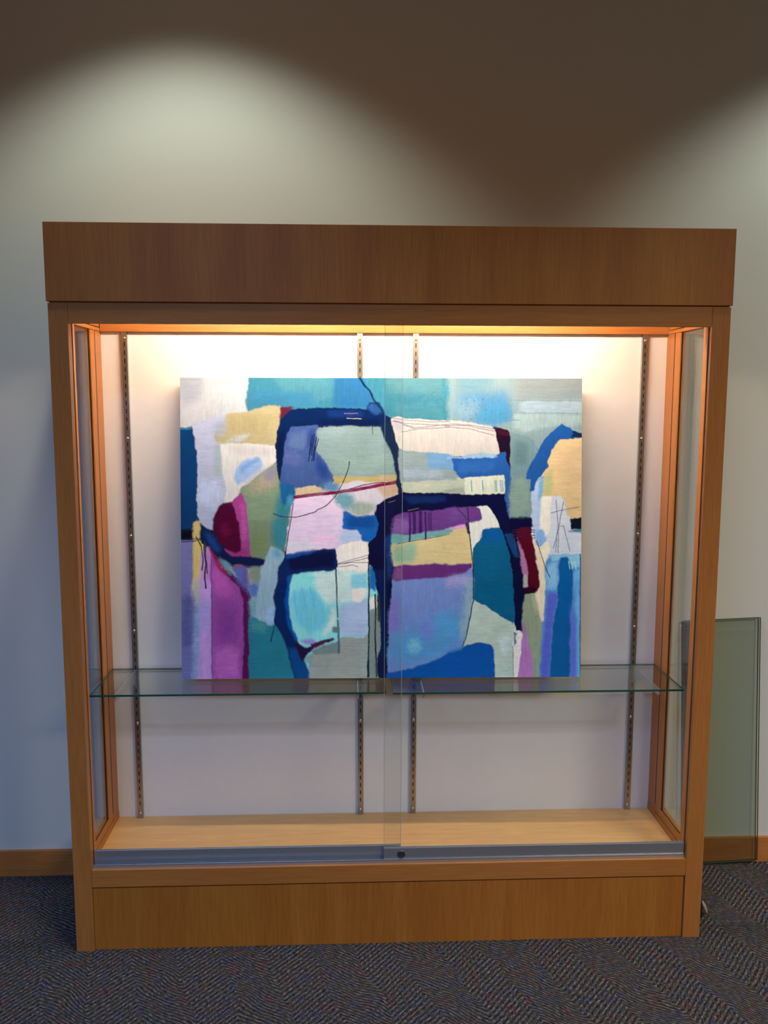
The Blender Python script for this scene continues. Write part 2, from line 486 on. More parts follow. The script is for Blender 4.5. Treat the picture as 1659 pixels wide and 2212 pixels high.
# two short fluorescent strips tucked up behind the header
for x0, x1 in ((-0.630, -0.010), (0.030, 0.610)):
    fx = part('light_fixture', boxes((x0 - 0.02, x1 + 0.02, 0.030, 0.090, 1.9550, 1.9895), bevel=0.002), M['white_metal'], label='white strip light housing')
    for xe in (x0 - 0.012, x1 - 0.002):
        part('lamp_holder', boxes((xe, xe + 0.014, 0.047, 0.073, 1.926, 1.9548), bevel=0.002), M['white_metal'], fx)
    bm = bmesh.new(); cylinder(bm, (x0 + 0.0025, 0.060, 1.940), (1, 0, 0), 0.0105, 0.0105, x1 - x0 - 0.005, 20)
    part('fluorescent_tube', bm, M['tube'], fx, 'glowing fluorescent tube', smooth=False)

# ------------------------------------------------------------------ shelves and brackets
SH_Z = 0.7105                                     # top face of the glass shelves
def bracket(x, label):
    t = 0.0016
    zt = SH_Z - 0.0064
    prof = [(0.3905, zt), (0.150, zt), (0.143, zt - 0.006), (0.143, zt - 0.016), (0.150, zt - 0.020),
            (0.300, zt - 0.030), (0.372, zt - 0.042), (0.3905, zt - 0.060)]
    bm = bmesh.new()
    A = [bm.verts.new((x - t, y, z)) for y, z in prof]; Bq = [bm.verts.new((x + t, y, z)) for y, z in prof]
    bm.faces.new(A); bm.faces.new(Bq[::-1])
    for i in range(len(prof)):
        j = (i + 1) % len(prof)
        bm.faces.new((A[i], Bq[i], Bq[j], A[j]))
    e = tag(empty('shelf_bracket', (x, 0.3905, zt - 0.06)), label, 'bracket', 'shelf brackets under the glass shelves')
    link('arm', bm, M['bracket'], e)
    bm = bmesh.new(); cylinder(bm, (x, 0.1505, zt - 0.0045), (0, -1, 0), 0.0030, 0.0026, 0.0090, 14)
    link('end_stop', bm, M['screw'], e)
bracket(-0.805, 'grey metal shelf bracket at the far left end of the left glass shelf')
bracket(-0.0970, 'grey metal shelf bracket holding the inner end of the left glass shelf')
bracket(0.0970, 'grey metal shelf bracket holding the inner end of the right glass shelf')
bracket(0.805, 'grey metal shelf bracket at the far right end of the right glass shelf')
def shelf(x0, x1, yf, label):
    o = link('glass_shelf', pane(x0, x1, yf, yf + 0.255, SH_Z - 0.0062, SH_Z, 2), [M['shelf_glass'], M['edge_green']], origin=((x0 + x1) / 2, yf + 0.127, SH_Z - 0.0062))
    tag(o, label, 'glass shelf', 'glass shelves inside the case')
shelf(-0.8755, -0.0150, 0.130, 'clear glass shelf in the left half of the case under the painting')
shelf(0.0045, 0.8715, 0.122, 'clear glass shelf in the right half of the case under the painting')

# ------------------------------------------------------------------ painting
PW, PH, PT = 1.2225, 0.9165, 0.036
LEAN, YAW = 0.0975, -0.0160
pnt = empty('abstract_painting', (-0.0210, 0.248 + PT * 0.5, SH_Z))
pnt.rotation_euler = (0, 0, YAW)
tag(pnt, 'abstract blue, purple and cream painting on canvas leaning on the glass shelves', 'painting')
# local frame of the canvas: lower rear edge stays on the shelf, the canvas tips back
PM = Matrix.Translation((0, PT * 0.5, 0.0003)) @ Matrix.Rotation(-LEAN, 4, 'X') @ Matrix.Translation((0, -PT, 0))
NU, NV = 866, 649

def srgb(c):
    c = np.asarray(c, float) / 255.0
    return np.where(c <= 0.04045, c / 12.92, ((c + 0.055) / 1.055) ** 2.4)

def fbm(rng, h, w, cell_y, cell_x):
    """smooth value noise in -1..1"""
    gy, gx = int(h / cell_y) + 3, int(w / cell_x) + 3
    g = rng.uniform(-1, 1, (gy, gx))
    y = np.arange(h) / cell_y; x = np.arange(w) / cell_x
    iy, ix = y.astype(int), x.astype(int)
    fy, fx = (y - iy)[:, None], (x - ix)[None, :]
    fy = fy * fy * (3 - 2 * fy); fx = fx * fx * (3 - 2 * fx)
    a = g[iy][:, ix]; b = g[iy][:, ix + 1]; c = g[iy + 1][:, ix]; d = g[iy + 1][:, ix + 1]
    return (a * (1 - fx) + b * fx) * (1 - fy) + (c * (1 - fx) + d * fx) * fy

def blur(a, r):
    r = int(round(r))
    if r < 1: return a
    for _ in range(2):
        for ax in (0, 1):
            p = np.pad(a, [(r + 1, r) if i == ax else (0, 0) for i in (0, 1)], mode='edge')
            c = np.cumsum(p, axis=ax)
            n = a.shape[ax]
            hi = np.take(c, np.arange(2 * r + 1, 2 * r + 1 + n), axis=ax)
            lo = np.take(c, np.arange(0, n), axis=ax)
            a = (hi - lo) / (2 * r + 1)
    return a

GROUND = (0.45, 0.45, 0.45)
ART = [   # P = filled stroke, L = line; pigment (linear), edge softness, width, points in canvas units
    ('P', (0.4215, 0.4821, 0.5691), 2, 0, [-3, -3, 150, -4, 146, 74, 99, 79, 77, 84, 27, 102, -1, 110]),
    ('P', (0.3816, 0.4858, 0.5759), 22, 0, [67, -2, 150, -2, 146, 70, 81, 77, 67, 38]),
    ('P', (0.2912, 0.3518, 0.4704), 18, 0, [-1, -2, 51, -2, 45, 49, 2, 59]),
    ('P', (0.02816, 0.1575, 0.2647), 3, 0, [147, -4, 297, -4, 569, -5, 573, 93, 438, 84, 279, 73, 214, 66, 176, 63, 154, 72, 144, 74, 139, 56]),
    ('P', (0.01637, 0.1081, 0.2826), 10, 0, [328, -0, 390, -1, 418, 50, 397, 66, 326, 64]),
    ('P', (0.06687, 0.2, 0.2717), 18, 0, [442, -3, 567, -3, 567, 37, 442, 37]),
    ('P', (0.0433, 0.183, 0.2709), 16, 0, [451, 51, 569, 51, 571, 89, 460, 84]),
    ('P', (0.04711, 0.1827, 0.2754), 8, 0, [198, -2, 286, -2, 307, -2, 328, 3, 328, 44, 289, 52, 225, 43]),
    ('P', (0.02759, 0.1524, 0.3002), 10, 0, [153, 29, 286, 30, 286, 61, 214, 63, 176, 61, 153, 68]),
    ('P', (0.1729, 0.2846, 0.3466), 2, 0, [569, -5, 569, -4, 878, -7, 878, 121, 866, 120, 823, 98, 789, 126, 772, 156, 763, 132, 708, 113, 674, 102, 569, 92, 571, 91]),
    ('P', (0.06261, 0.213, 0.4196), 22, 0, [597, 29, 704, 27, 712, 87, 674, 102, 597, 87]),
    ('P', (0.1077, 0.2384, 0.337), 24, 0, [588, -2, 674, -3, 663, 25, 592, 39]),
    ('P', (0.1537, 0.2978, 0.4294), 20, 0, [580, 61, 631, 44, 648, 72, 618, 87, 580, 87]),
    ('P', (0.04959, 0.2271, 0.4471), 10, 0, [648, 61, 708, 53, 712, 87, 674, 100, 644, 87]),
    ('P', (0.1782, 0.2403, 0.2883), 22, 0, [719, -3, 878, -3, 878, 46, 723, 46]),
    ('P', (0.2522, 0.3836, 0.5191), 6, 0, [729, 48, 878, 48, 878, 75, 733, 74]),
    ('P', (0.2526, 0.392, 0.4693), 8, 0, [718, 76, 878, 76, 878, 98, 836, 102, 823, 97, 738, 117, 719, 102]),
    ('P', (0.02977, 0.1775, 0.2742), 10, 0, [565, -2, 577, -2, 575, 89, 565, 89]),
    ('L', (0.129, 0.1911, 0.2387), 0, 1.25, [696.8, 46.8, 738.2, 47.3, 866.4, 48.4]),  # faint door glass reflection painted into the canvas colour
    ('L', (0.1556, 0.2297, 0.2854), 0, 1.25, [715.7, 74.8, 866.5, 75.0]),  # second reflection line, also put into the canvas colour
    ('L', (0.07352, 0.151, 0.2427), 0, 1.25, [685.6, 78.6, 698.8, 73.9]),
    ('L', (0.06632, 0.1412, 0.2127), 0, 1.25, [708.2, 89.8, 728.9, 89.2]),
    ('L', (0.03281, 0.1043, 0.199), 0, 1.25, [614.2, 42.3, 616.8, 43.8]),
    ('L', (0.03437, 0.1097, 0.2074), 0, 1.25, [631.1, 47.9, 633.7, 49.4]),
    ('L', (0.03313, 0.1043, 0.1995), 0, 1.25, [659.3, 34.7, 661.9, 36.2]),
    ('L', (0.0364, 0.1152, 0.2165), 0, 1.25, [623.6, 60.9, 626.2, 62.4]),
    ('L', (0.03619, 0.1142, 0.2149), 0, 1.25, [642.4, 57.2, 645.0, 58.7]),
    ('L', (0.03857, 0.1206, 0.2263), 0, 1.25, [655.5, 66.5, 658.2, 68.0]),
    ('L', (0.03744, 0.1178, 0.2207), 0, 1.25, [612.4, 67.5, 615.0, 69.0]),
    ('L', (0.03993, 0.1245, 0.2334), 0, 1.25, [666.8, 70.2, 669.4, 71.7]),
    ('L', (0.04022, 0.1251, 0.2342), 0, 1.25, [634.9, 77.7, 637.5, 79.2]),
    ('L', (0.03653, 0.1147, 0.2168), 0, 1.25, [681.8, 49.6, 684.4, 51.1]),
    ('L', (0.0343, 0.1089, 0.2062), 0, 1.25, [603.0, 53.5, 605.6, 55.0]),
    ('L', (0.0341, 0.1078, 0.2053), 0, 1.25, [649.9, 44.1, 652.5, 45.6]),
    ('L', (0.03437, 0.1081, 0.206), 0, 1.25, [674.3, 38.5, 676.9, 39.9]),
    ('L', (0.04227, 0.1307, 0.2416), 0, 1.25, [623.6, 87.1, 626.3, 88.6]),
    ('L', (0.04304, 0.1328, 0.2478), 0, 1.25, [653.7, 87.1, 656.3, 88.5]),
    ('P', (0.3768, 0.4536, 0.6758), 4, 0, [25, 101, 77, 83, 103, 77, 92, 110, 84, 138, 91, 154, 91, 214, 98, 235, 94, 268, 80, 279, 69, 302, 71, 326, 53, 326, 33, 306, 34, 163, 27, 113]),
    ('P', (0.2967, 0.398, 0.4874), 10, 0, [75, 128, 89, 142, 88, 216, 70, 207]),
    ('P', (0.4372, 0.5521, 0.82), 14, 0, [36, 217, 91, 226, 87, 264, 69, 279, 37, 271]),
    ('P', (0.3501, 0.3378, 0.213), 3, 0, [76, 117, 99, 82, 99, 77, 144, 74, 176, 61, 192, 59, 214, 60, 212, 100, 204, 147, 149, 142, 81, 140, 73, 129]),
    ('P', (0.3243, 0.308, 0.1825), 10, 0, [99, 81, 171, 77, 198, 91, 171, 120, 102, 117]),
    ('P', (0.2713, 0.351, 0.49), 16, 0, [70, 99, 99, 81, 95, 117, 77, 135]),
    ('P', (0.3794, 0.4331, 0.5231), 6, 0, [102, 133, 131, 121, 153, 120, 129, 135, 99, 142]),
    ('P', (0.0015, 0.0358, 0.1441), 2, 0, [-3, 108, 15, 111, 26, 105, 31, 145, 35, 172, 34, 253, 34, 293, 39, 306, 26, 325, -5, 325]),
    ('P', (0.02584, 0.1489, 0.2777), 2, 0, [-1, 106, 15, 110, 26, 105, 24, 110, 2, 112]),
    ('P', (0.002309, 0.03348, 0.1501), 10, 0, [-0, 181, 21, 181, 22, 307, 1, 316]),
    ('P', (0.5834, 0.6429, 0.6813), 3, 0, [87, 144, 135, 140, 204, 145, 205, 180, 170, 206, 131, 236, 124, 251, 109, 266, 90, 270, 98, 239, 97, 217, 89, 199, 89, 163]),
    ('P', (0.4957, 0.5339, 0.6061), 12, 0, [99, 145, 199, 147, 197, 172, 152, 167, 106, 160]),
    ('P', (0.4554, 0.5098, 0.7849), 6, 0, [138, 207, 178, 187, 185, 192, 158, 213, 131, 230]),
    ('P', (0.2554, 0.4323, 0.7665), 5, 0, [115, 205, 127, 182, 145, 174, 170, 169, 177, 185, 172, 196, 152, 207, 132, 223, 122, 233, 113, 216]),
    ('P', (0.1576, 0.3224, 0.6954), 5, 0, [127, 192, 143, 183, 167, 171, 170, 176, 142, 194, 127, 210]),
    ('P', (0.1718, 0.2778, 0.2002), 3, 0, [205, 181, 217, 236, 218, 326, 143, 326, 141, 279, 132, 252, 129, 241, 170, 207]),
    ('P', (0.3238, 0.3027, 0.2607), 22, 0, [170, 207, 205, 185, 210, 232, 136, 252, 134, 241]),
    ('P', (0.214, 0.2237, 0.3141), 10, 0, [177, 203, 205, 181, 206, 210, 181, 223]),
    ('P', (0.1484, 0.2318, 0.1642), 3, 0, [146, 305, 235, 305, 224, 385, 180, 392, 148, 388]),
    ('P', (0.1508, 0.2283, 0.1193), 12, 0, [150, 330, 184, 330, 180, 381, 150, 383]),
    ('P', (0.02895, 0.1922, 0.268), 14, 0, [206, 250, 242, 236, 242, 272, 232, 326, 197, 326, 204, 290, 191, 312, 233, 312, 225, 377, 197, 361, 193, 332]),
    ('P', (0.3023, 0.04916, 0.2634), 4, 0, [108, 266, 114, 257, 130, 250, 140, 272, 145, 326, 146, 309, 148, 366, 147, 388, 105, 383, 90, 366, 116, 375, 127, 374, 128, 348, 123, 308, 123, 326, 116, 290]),
    ('P', (0.3935, 0.08545, 0.3552), 6, 0, [127, 264, 137, 272, 141, 326, 130, 326, 128, 312, 143, 312, 144, 348, 132, 348]),
    ('P', (0.2473, 0.03333, 0.1859), 10, 0, [101, 372, 146, 366, 147, 388, 105, 383]),
    ('P', (0.05362, 0.0015, 0.02835), 2.5, 0, [80, 275, 93, 268, 108, 265, 116, 290, 124, 326, 65, 326, 71, 300, 79, 290, 67, 308, 124, 308, 128, 348, 128, 374, 116, 376, 101, 372, 80, 352, 67, 334]),
    ('P', (0.116, 0.003677, 0.04512), 10, 0, [80, 312, 105, 312, 105, 339, 87, 345]),
    ('P', (0.1768, 0.1909, 0.4747), 5, 0, [-3, 346, 27, 346, 25, 474, 29, 493, 36, 656, -5, 656]),
    ('P', (0.08457, 0.09766, 0.3124), 14, 0, [2, 465, 23, 465, 23, 583, 1, 583]),
    ('P', (0.144, 0.1667, 0.4378), 10, 0, [-1, 583, 24, 583, 22, 656, -1, 656]),
    ('P', (0.2608, 0.3925, 0.6903), 8, 0, [28, 493, 42, 438, 44, 511, 36, 649, 20, 648, 25, 565]),
    ('P', (0.659, 0.5323, 0.1811), 4, 0, [25, 325, 28, 309, 37, 306, 42, 326, 41, 312, 42, 344, 41, 402, 39, 449, 26, 453, 25, 384, 26, 344]),
    ('P', (0.4388, 0.4658, 0.458), 12, 0, [26, 438, 40, 429, 39, 485, 28, 493]),
    ('P', (0.5346, 0.332, 0.7777), 6, 0, [44, 390, 56, 361, 67, 388, 66, 656, 34, 656, 41, 547, 41, 438]),
    ('P', (0.3843, 0.336, 0.7609), 10, 0, [43, 475, 63, 475, 64, 547, 43, 547]),
    ('P', (0.4789, 0.2251, 0.581), 8, 0, [53, 363, 67, 384, 65, 428, 50, 438]),
    ('P', (0.2988, 0.0713, 0.356), 5, 0, [62, 377, 76, 399, 92, 420, 113, 430, 128, 450, 135, 475, 139, 656, 65, 656, 64, 457]),
    ('P', (0.458, 0.1028, 0.4633), 12, 0, [67, 399, 90, 424, 115, 457, 104, 475, 68, 457]),
    ('P', (0.183, 0.04084, 0.3112), 30, 0, [79, 484, 115, 484, 118, 569, 82, 569]),
    ('P', (0.4977, 0.1375, 0.5623), 16, 0, [68, 583, 118, 580, 125, 649, 67, 649]),
    ('P', (0.09243, 0.00496, 0.08103), 4, 0, [53, 354, 67, 372, 97, 415, 122, 437, 144, 461, 144, 566, 148, 653, 131, 653, 134, 566, 132, 475, 123, 449, 101, 429, 87, 415, 69, 386]),
    ('P', (0.3224, 0.0164, 0.113), 5, 0, [56, 361, 74, 388, 97, 419, 94, 424, 79, 408, 65, 384]),
    ('P', (0.1187, 0.3093, 0.418), 8, 0, [81, 382, 108, 401, 115, 417, 106, 424, 87, 402]),
    ('P', (0.0661, 0.1524, 0.4804), 10, 0, [112, 406, 144, 406, 144, 459, 126, 444, 113, 424]),
    ('P', (0.1945, 0.09584, 0.2133), 4, 0, [114, 400, 133, 402, 132, 411, 114, 411]),
    ('P', (0.1157, 0.0841, 0.3411), 8, 0, [132, 403, 145, 405, 144, 455, 131, 443]),
    ('P', (0.1959, 0.2793, 0.2416), 8, 0, [145, 403, 175, 405, 167, 444, 144, 433]),
    ('P', (0.07692, 0.1715, 0.4879), 10, 0, [144, 435, 167, 444, 163, 475, 146, 469]),
    ('P', (0.147, 0.3978, 0.5091), 7, 0, [145, 471, 163, 475, 161, 513, 145, 520]),
    ('P', (0.01785, 0.2033, 0.2983), 3, 0, [145, 520, 160, 515, 198, 530, 207, 537, 221, 562, 237, 602, 250, 657, 144, 656]),
    ('P', (0.06167, 0.2902, 0.3438), 10, 0, [147, 518, 187, 529, 183, 548, 147, 546]),
    ('P', (0.002159, 0.00941, 0.06148), 4, 0, [-3, 326, 26, 325, 42, 310, 49, 321, 69, 330, 90, 370, 105, 382, 183, 390, 179, 405, 144, 403, 108, 399, 90, 392, 53, 353, 42, 349, -3, 348]),
    ('P', (0.0015, 0.001736, 0.009682), 6, 0, [-3, 329, 25, 328, 25, 344, -3, 347]),
    ('P', (0.006798, 0.0408, 0.2012), 8, 0, [49, 326, 67, 334, 87, 370, 76, 377, 58, 354]),
    ('P', (0.5532, 0.4745, 0.1811), 3, 0, [26, 310, 41, 310, 41, 346, 26, 346]),
    ('P', (0.288, 0.4783, 0.6338), 2.5, 0, [193, 361, 221, 376, 222, 390, 210, 406, 199, 475, 202, 493, 194, 536, 178, 528, 160, 517, 162, 475, 169, 439, 172, 415, 181, 390]),
    ('P', (0.1032, 0.3569, 0.5715), 10, 0, [198, 363, 218, 376, 213, 392, 197, 385]),
    ('P', (0.3143, 0.5397, 0.88), 8, 0, [183, 493, 201, 493, 194, 533, 180, 526]),
    ('P', (0.6973, 0.603, 0.88), 2.5, 0, [243, 261, 296, 254, 315, 254, 338, 272, 350, 286, 350, 326, 349, 323, 380, 329, 389, 340, 387, 351, 333, 366, 278, 371, 288, 370, 245, 376, 225, 377, 231, 312, 233, 326, 238, 272]),
    ('P', (0.6836, 0.6916, 0.88), 12, 0, [229, 348, 288, 352, 288, 368, 229, 375]),
    ('P', (0.4181, 0.5729, 0.88), 6, 0, [347, 325, 377, 328, 389, 340, 387, 351, 354, 359, 338, 350]),
    ('P', (0.818, 0.585, 0.88), 10, 0, [282, 340, 324, 336, 333, 349, 289, 359]),
    ('P', (0.006748, 0.11, 0.4601), 4, 0, [348, 288, 358, 287, 369, 297, 416, 294, 424, 308, 429, 326, 427, 313, 419, 340, 417, 356, 388, 351, 389, 340, 377, 327, 348, 324]),
    ('P', (0.004902, 0.05972, 0.2879), 8, 0, [355, 299, 416, 297, 423, 323, 356, 322]),
    ('P', (0.523, 0.5558, 0.6928), 4, 0, [338, 225, 375, 220, 442, 223, 467, 226, 473, 247, 442, 259, 423, 275, 413, 291, 380, 298, 358, 288, 347, 277, 360, 257, 351, 246]),
    ('P', (0.2688, 0.3609, 0.3409), 10, 0, [358, 288, 373, 266, 423, 270, 413, 290, 380, 297]),
    ('P', (0.4505, 0.3473, 0.2734), 9, 0, [414, 227, 465, 222, 473, 245, 442, 258, 427, 243]),
    ('P', (0.1238, 0.3131, 0.4155), 11, 0, [328, 259, 338, 246, 366, 248, 377, 266, 365, 283, 351, 286]),
    ('P', (0.3916, 0.3442, 0.1387), 2.5, 0, [324, 209, 358, 211, 462, 207, 466, 220, 438, 225, 380, 221, 338, 227, 328, 218]),
    ('P', (0.4515, 0.3568, 0.2896), 8, 0, [423, 210, 462, 209, 465, 219, 427, 223]),
    ('P', (0.177, 0.2873, 0.3363), 4, 0, [290, 117, 297, 108, 366, 102, 428, 106, 439, 133, 443, 145, 456, 163, 462, 208, 395, 211, 326, 209, 310, 181, 290, 156]),
    ('P', (0.1984, 0.3229, 0.3474), 14, 0, [324, 167, 456, 163, 460, 205, 329, 205]),
    ('P', (0.2064, 0.32, 0.3842), 10, 0, [295, 109, 355, 106, 351, 120, 297, 127]),
    ('P', (0.03831, 0.08412, 0.277), 4, 0, [233, 106, 297, 99, 295, 108, 292, 117, 290, 156, 312, 181, 326, 214, 322, 223, 301, 236, 279, 236, 289, 233, 246, 241, 242, 232, 212, 223, 218, 163]),
    ('P', (0.06922, 0.1293, 0.3183), 8, 0, [239, 120, 271, 113, 279, 136, 257, 156, 230, 145]),
    ('P', (0.06813, 0.1091, 0.3275), 10, 0, [224, 154, 260, 163, 257, 190, 223, 181]),
    ('P', (0.009955, 0.04101, 0.2126), 12, 0, [288, 160, 303, 174, 324, 212, 302, 218, 290, 199]),
    ('P', (0.01916, 0.04465, 0.2113), 10, 0, [279, 109, 292, 109, 288, 156, 279, 156, 271, 145, 271, 120]),
    ('P', (0.07745, 0.2055, 0.4268), 9, 0, [295, 225, 338, 225, 346, 243, 308, 245]),
    ('P', (0.06829, 0.01018, 0.02989), 2.5, 0, [214, 63, 250, 62, 232, 73, 217, 93]),
    ('P', (0.0015, 0.01091, 0.06776), 2.2, 0, [214, 93, 225, 76, 246, 67, 261, 65, 279, 64, 333, 64, 397, 67, 404, 52, 424, 50, 435, 68, 439, 79, 454, 84, 454, 96, 438, 103, 366, 101, 279, 101, 289, 101, 235, 104, 227, 127, 220, 163, 214, 208, 214, 225, 206, 208, 203, 145, 205, 118, 212, 100]),
    ('P', (0.0015, 0.006911, 0.04263), 5, 0, [207, 120, 225, 113, 217, 163, 211, 208, 206, 163]),
    ('P', (0.0015, 0.006324, 0.04744), 6, 0, [297, 90, 424, 89, 433, 100, 366, 100, 297, 99]),
    ('P', (0.01403, 0.05852, 0.2151), 7, 0, [398, 62, 409, 52, 424, 55, 436, 75, 416, 79]),
    ('P', (0.002962, 0.0203, 0.1223), 6, 0, [315, 68, 395, 70, 388, 84, 315, 84]),
    ('P', (0.006936, 0.09458, 0.279), 5, 0, [210, 223, 242, 233, 247, 243, 241, 264, 230, 277, 217, 272, 212, 236]),
    ('P', (0.05256, 0.2467, 0.4471), 6, 0, [229, 254, 242, 250, 240, 272, 224, 281]),
    ('P', (0.5354, 0.4592, 0.3415), 2, 0, [248, 238, 289, 231, 290, 233, 301, 243, 279, 246, 289, 247, 246, 252]),
    ('L', (0.1354, 0.003896, 0.05752), 0, 6.875, [244.2, 255.8, 288.8, 250.4, 314.9, 248.6, 369.2, 241.1, 405.3, 234.7, 467.8, 223.0]),
    ('L', (0.07119, 0.01077, 0.04498), 0, 2.25, [363.7, 238.3, 396.3, 228.8, 437.9, 223.9]),
    ('P', (0.004147, 0.01529, 0.05457), 1.8, 0, [429, 100, 453, 92, 458, 116, 471, 160, 469, 173, 465, 167, 470, 200, 475, 249, 467, 249, 462, 200, 456, 167, 443, 138, 438, 134]),
    ('L', (0.00308, 0.01819, 0.06891), 0, 4.5, [385.0, 0.3, 394.9, 15.6, 405.7, 26.3, 414.7, 46.1, 429.1, 64.1, 438.2, 81.2]),
    ('P', (0.4654, 0.4923, 0.5169), 1.4, 0, [452, 89, 467, 82, 487, 88, 587, 91, 607, 93, 644, 99, 674, 106, 680, 117, 686, 162, 674, 164, 654, 160, 569, 171, 579, 165, 550, 163, 478, 155, 469, 142, 460, 118]),
    ('P', (0.3592, 0.3744, 0.4792), 8, 0, [454, 91, 474, 86, 482, 109, 463, 116]),
    ('P', (0.2006, 0.2993, 0.3569), 3, 0, [468, 155, 529, 161, 532, 193, 579, 197, 592, 197, 592, 219, 569, 227, 579, 217, 476, 226, 470, 200]),
    ('P', (0.2504, 0.3616, 0.4909), 8, 0, [478, 196, 569, 198, 569, 212, 478, 218]),
    ('P', (0.1259, 0.293, 0.5583), 2.5, 0, [528, 163, 550, 163, 587, 166, 583, 173, 589, 197, 569, 198, 579, 196, 532, 194]),
    ('P', (0.2419, 0.4287, 0.6405), 3, 0, [567, 171, 674, 163, 684, 170, 626, 173, 580, 175]),
    ('P', (0.3799, 0.4704, 0.423), 2.5, 0, [474, 226, 579, 219, 616, 217, 613, 235, 612, 252, 569, 250, 579, 248, 476, 249]),
    ('P', (0.4497, 0.5367, 0.4744), 8, 0, [496, 228, 576, 227, 576, 239, 496, 241]),
    ('P', (0.2766, 0.3439, 0.3323), 5, 0, [567, 239, 612, 234, 612, 252, 567, 249]),
    ('P', (0.01252, 0.08333, 0.3436), 1.4, 0, [582, 173, 684, 171, 689, 160, 699, 156, 709, 179, 711, 203, 712, 263, 710, 301, 699, 282, 699, 250, 697, 209, 611, 213, 589, 199]),
    ('P', (0.01251, 0.08865, 0.3407), 4, 0, [700, 226, 711, 226, 711, 299, 701, 282]),
    ('P', (0.02129, 0.1149, 0.4178), 8, 0, [595, 179, 674, 177, 674, 197, 599, 205]),
    ('P', (0.5748, 0.6737, 0.6111), 1.2, 0, [614, 218, 693, 211, 699, 249, 652, 252, 612, 252]),
    ('L', (0.08505, 0.2851, 0.4561), 0, 2, [625.6, 220.8, 627.1, 244.3]),
    ('L', (0.08668, 0.2899, 0.46), 0, 2, [650.0, 220.8, 651.5, 244.3]),
    ('L', (0.08953, 0.2949, 0.4673), 0, 2, [677.3, 220.9, 678.8, 244.3]),
    ('L', (0.08968, 0.2956, 0.4692), 0, 2, [680.1, 220.9, 681.7, 244.3]),
    ('L', (0.09047, 0.2975, 0.4727), 0, 2, [689.5, 220.9, 691.1, 244.3]),
    ('L', (0.09079, 0.2982, 0.4736), 0, 2, [693.3, 220.9, 694.8, 244.3]),
    ('P', (0.008916, 0.002794, 0.01735), 1.6, 0, [674, 105, 689, 106, 709, 115, 711, 141, 710, 197, 702, 169, 699, 156, 686, 160, 680, 121]),
    ('P', (0.03744, 0.004109, 0.01596), 3, 0, [682, 108, 708, 116, 709, 124, 686, 121]),
    ('P', (0.0015, 0.003542, 0.03939), 2, 0, [419, 273, 442, 259, 471, 247, 587, 248, 652, 252, 699, 250, 699, 263, 709, 301, 709, 325, 718, 324, 732, 360, 743, 445, 773, 460, 773, 465, 743, 468, 738, 548, 724, 545, 718, 464, 714, 411, 705, 366, 690, 324, 686, 314, 671, 286, 658, 275, 569, 281, 579, 283, 514, 287, 478, 291, 461, 297, 455, 326, 453, 340, 457, 403, 452, 476, 447, 549, 445, 585, 441, 658, 426, 658, 421, 607, 431, 549, 425, 458, 416, 421, 413, 407, 402, 400, 402, 356, 418, 340, 429, 313, 423, 308]),
    ('P', (0.004338, 0.03013, 0.1792), 7, 0, [440, 340, 452, 340, 456, 403, 447, 451, 441, 403]),
    ('P', (0.003199, 0.01637, 0.09793), 6, 0, [478, 254, 569, 254, 569, 265, 496, 272]),
    ('P', (0.002568, 0.002841, 0.03504), 8, 0, [432, 476, 443, 476, 441, 622, 430, 622]),
    ('P', (0.005845, 0.04391, 0.1744), 3, 0, [699, 336, 716, 336, 731, 388, 720, 388, 709, 362]),
    ('L', (0.1579, 0.1259, 0.07217), 0, 1.5, [488.6, 285.5, 512.2, 280.1]),
    ('L', (0.1245, 0.1455, 0.1127), 0, 1.25, [446.9, 268.3, 461.5, 262.8]),
    ('P', (0.1109, 0.03845, 0.2394), 3.5, 0, [460, 298, 514, 288, 587, 281, 639, 277, 645, 282, 650, 304, 607, 318, 569, 325, 569, 330, 539, 330, 492, 337, 453, 336]),
    ('P', (0.192, 0.09881, 0.3642), 10, 0, [454, 326, 458, 303, 489, 301, 492, 323, 487, 334, 453, 335]),
    ('P', (0.1115, 0.05049, 0.2555), 8, 0, [579, 282, 616, 280, 614, 301, 580, 308]),
    ('P', (0.6827, 0.3598, 0.6983), 3, 0, [565, 329, 597, 319, 614, 316, 618, 323, 588, 327]),
    ('P', (0.1394, 0.3824, 0.4359), 4, 0, [451, 337, 492, 338, 532, 332, 587, 326, 587, 334, 550, 343, 492, 354, 453, 359]),
    ('P', (0.7164, 0.7872, 0.7983), 1.6, 0, [638, 277, 659, 275, 675, 293, 686, 315, 690, 325, 687, 320, 652, 326, 650, 343, 635, 358, 626, 377, 624, 341, 620, 320, 624, 317, 650, 305, 645, 282]),
    ('P', (0.6526, 0.5815, 0.3211), 3, 0, [453, 360, 492, 352, 587, 335, 569, 336, 615, 326, 622, 350, 624, 400, 597, 400, 569, 405, 579, 400, 478, 404, 457, 408]),
    ('P', (0.2741, 0.492, 0.3731), 13, 0, [454, 361, 507, 354, 505, 394, 458, 404]),
    ('P', (0.115, 0.02651, 0.1975), 4, 0, [459, 409, 478, 404, 579, 400, 569, 405, 622, 400, 622, 415, 607, 424, 569, 432, 579, 431, 478, 437, 459, 439]),
    ('P', (0.2232, 0.09994, 0.2988), 8, 0, [459, 410, 476, 406, 478, 436, 459, 438]),
    ('P', (0.165, 0.2725, 0.671), 3, 0, [457, 439, 579, 432, 569, 432, 607, 424, 624, 415, 630, 426, 630, 482, 620, 539, 608, 581, 569, 592, 579, 598, 514, 623, 444, 640, 447, 549, 452, 476]),
    ('P', (0.3326, 0.3427, 0.7054), 13, 0, [567, 433, 622, 421, 628, 445, 567, 456]),
    ('P', (0.2116, 0.191, 0.6338), 12, 0, [452, 476, 470, 467, 468, 540, 448, 558]),
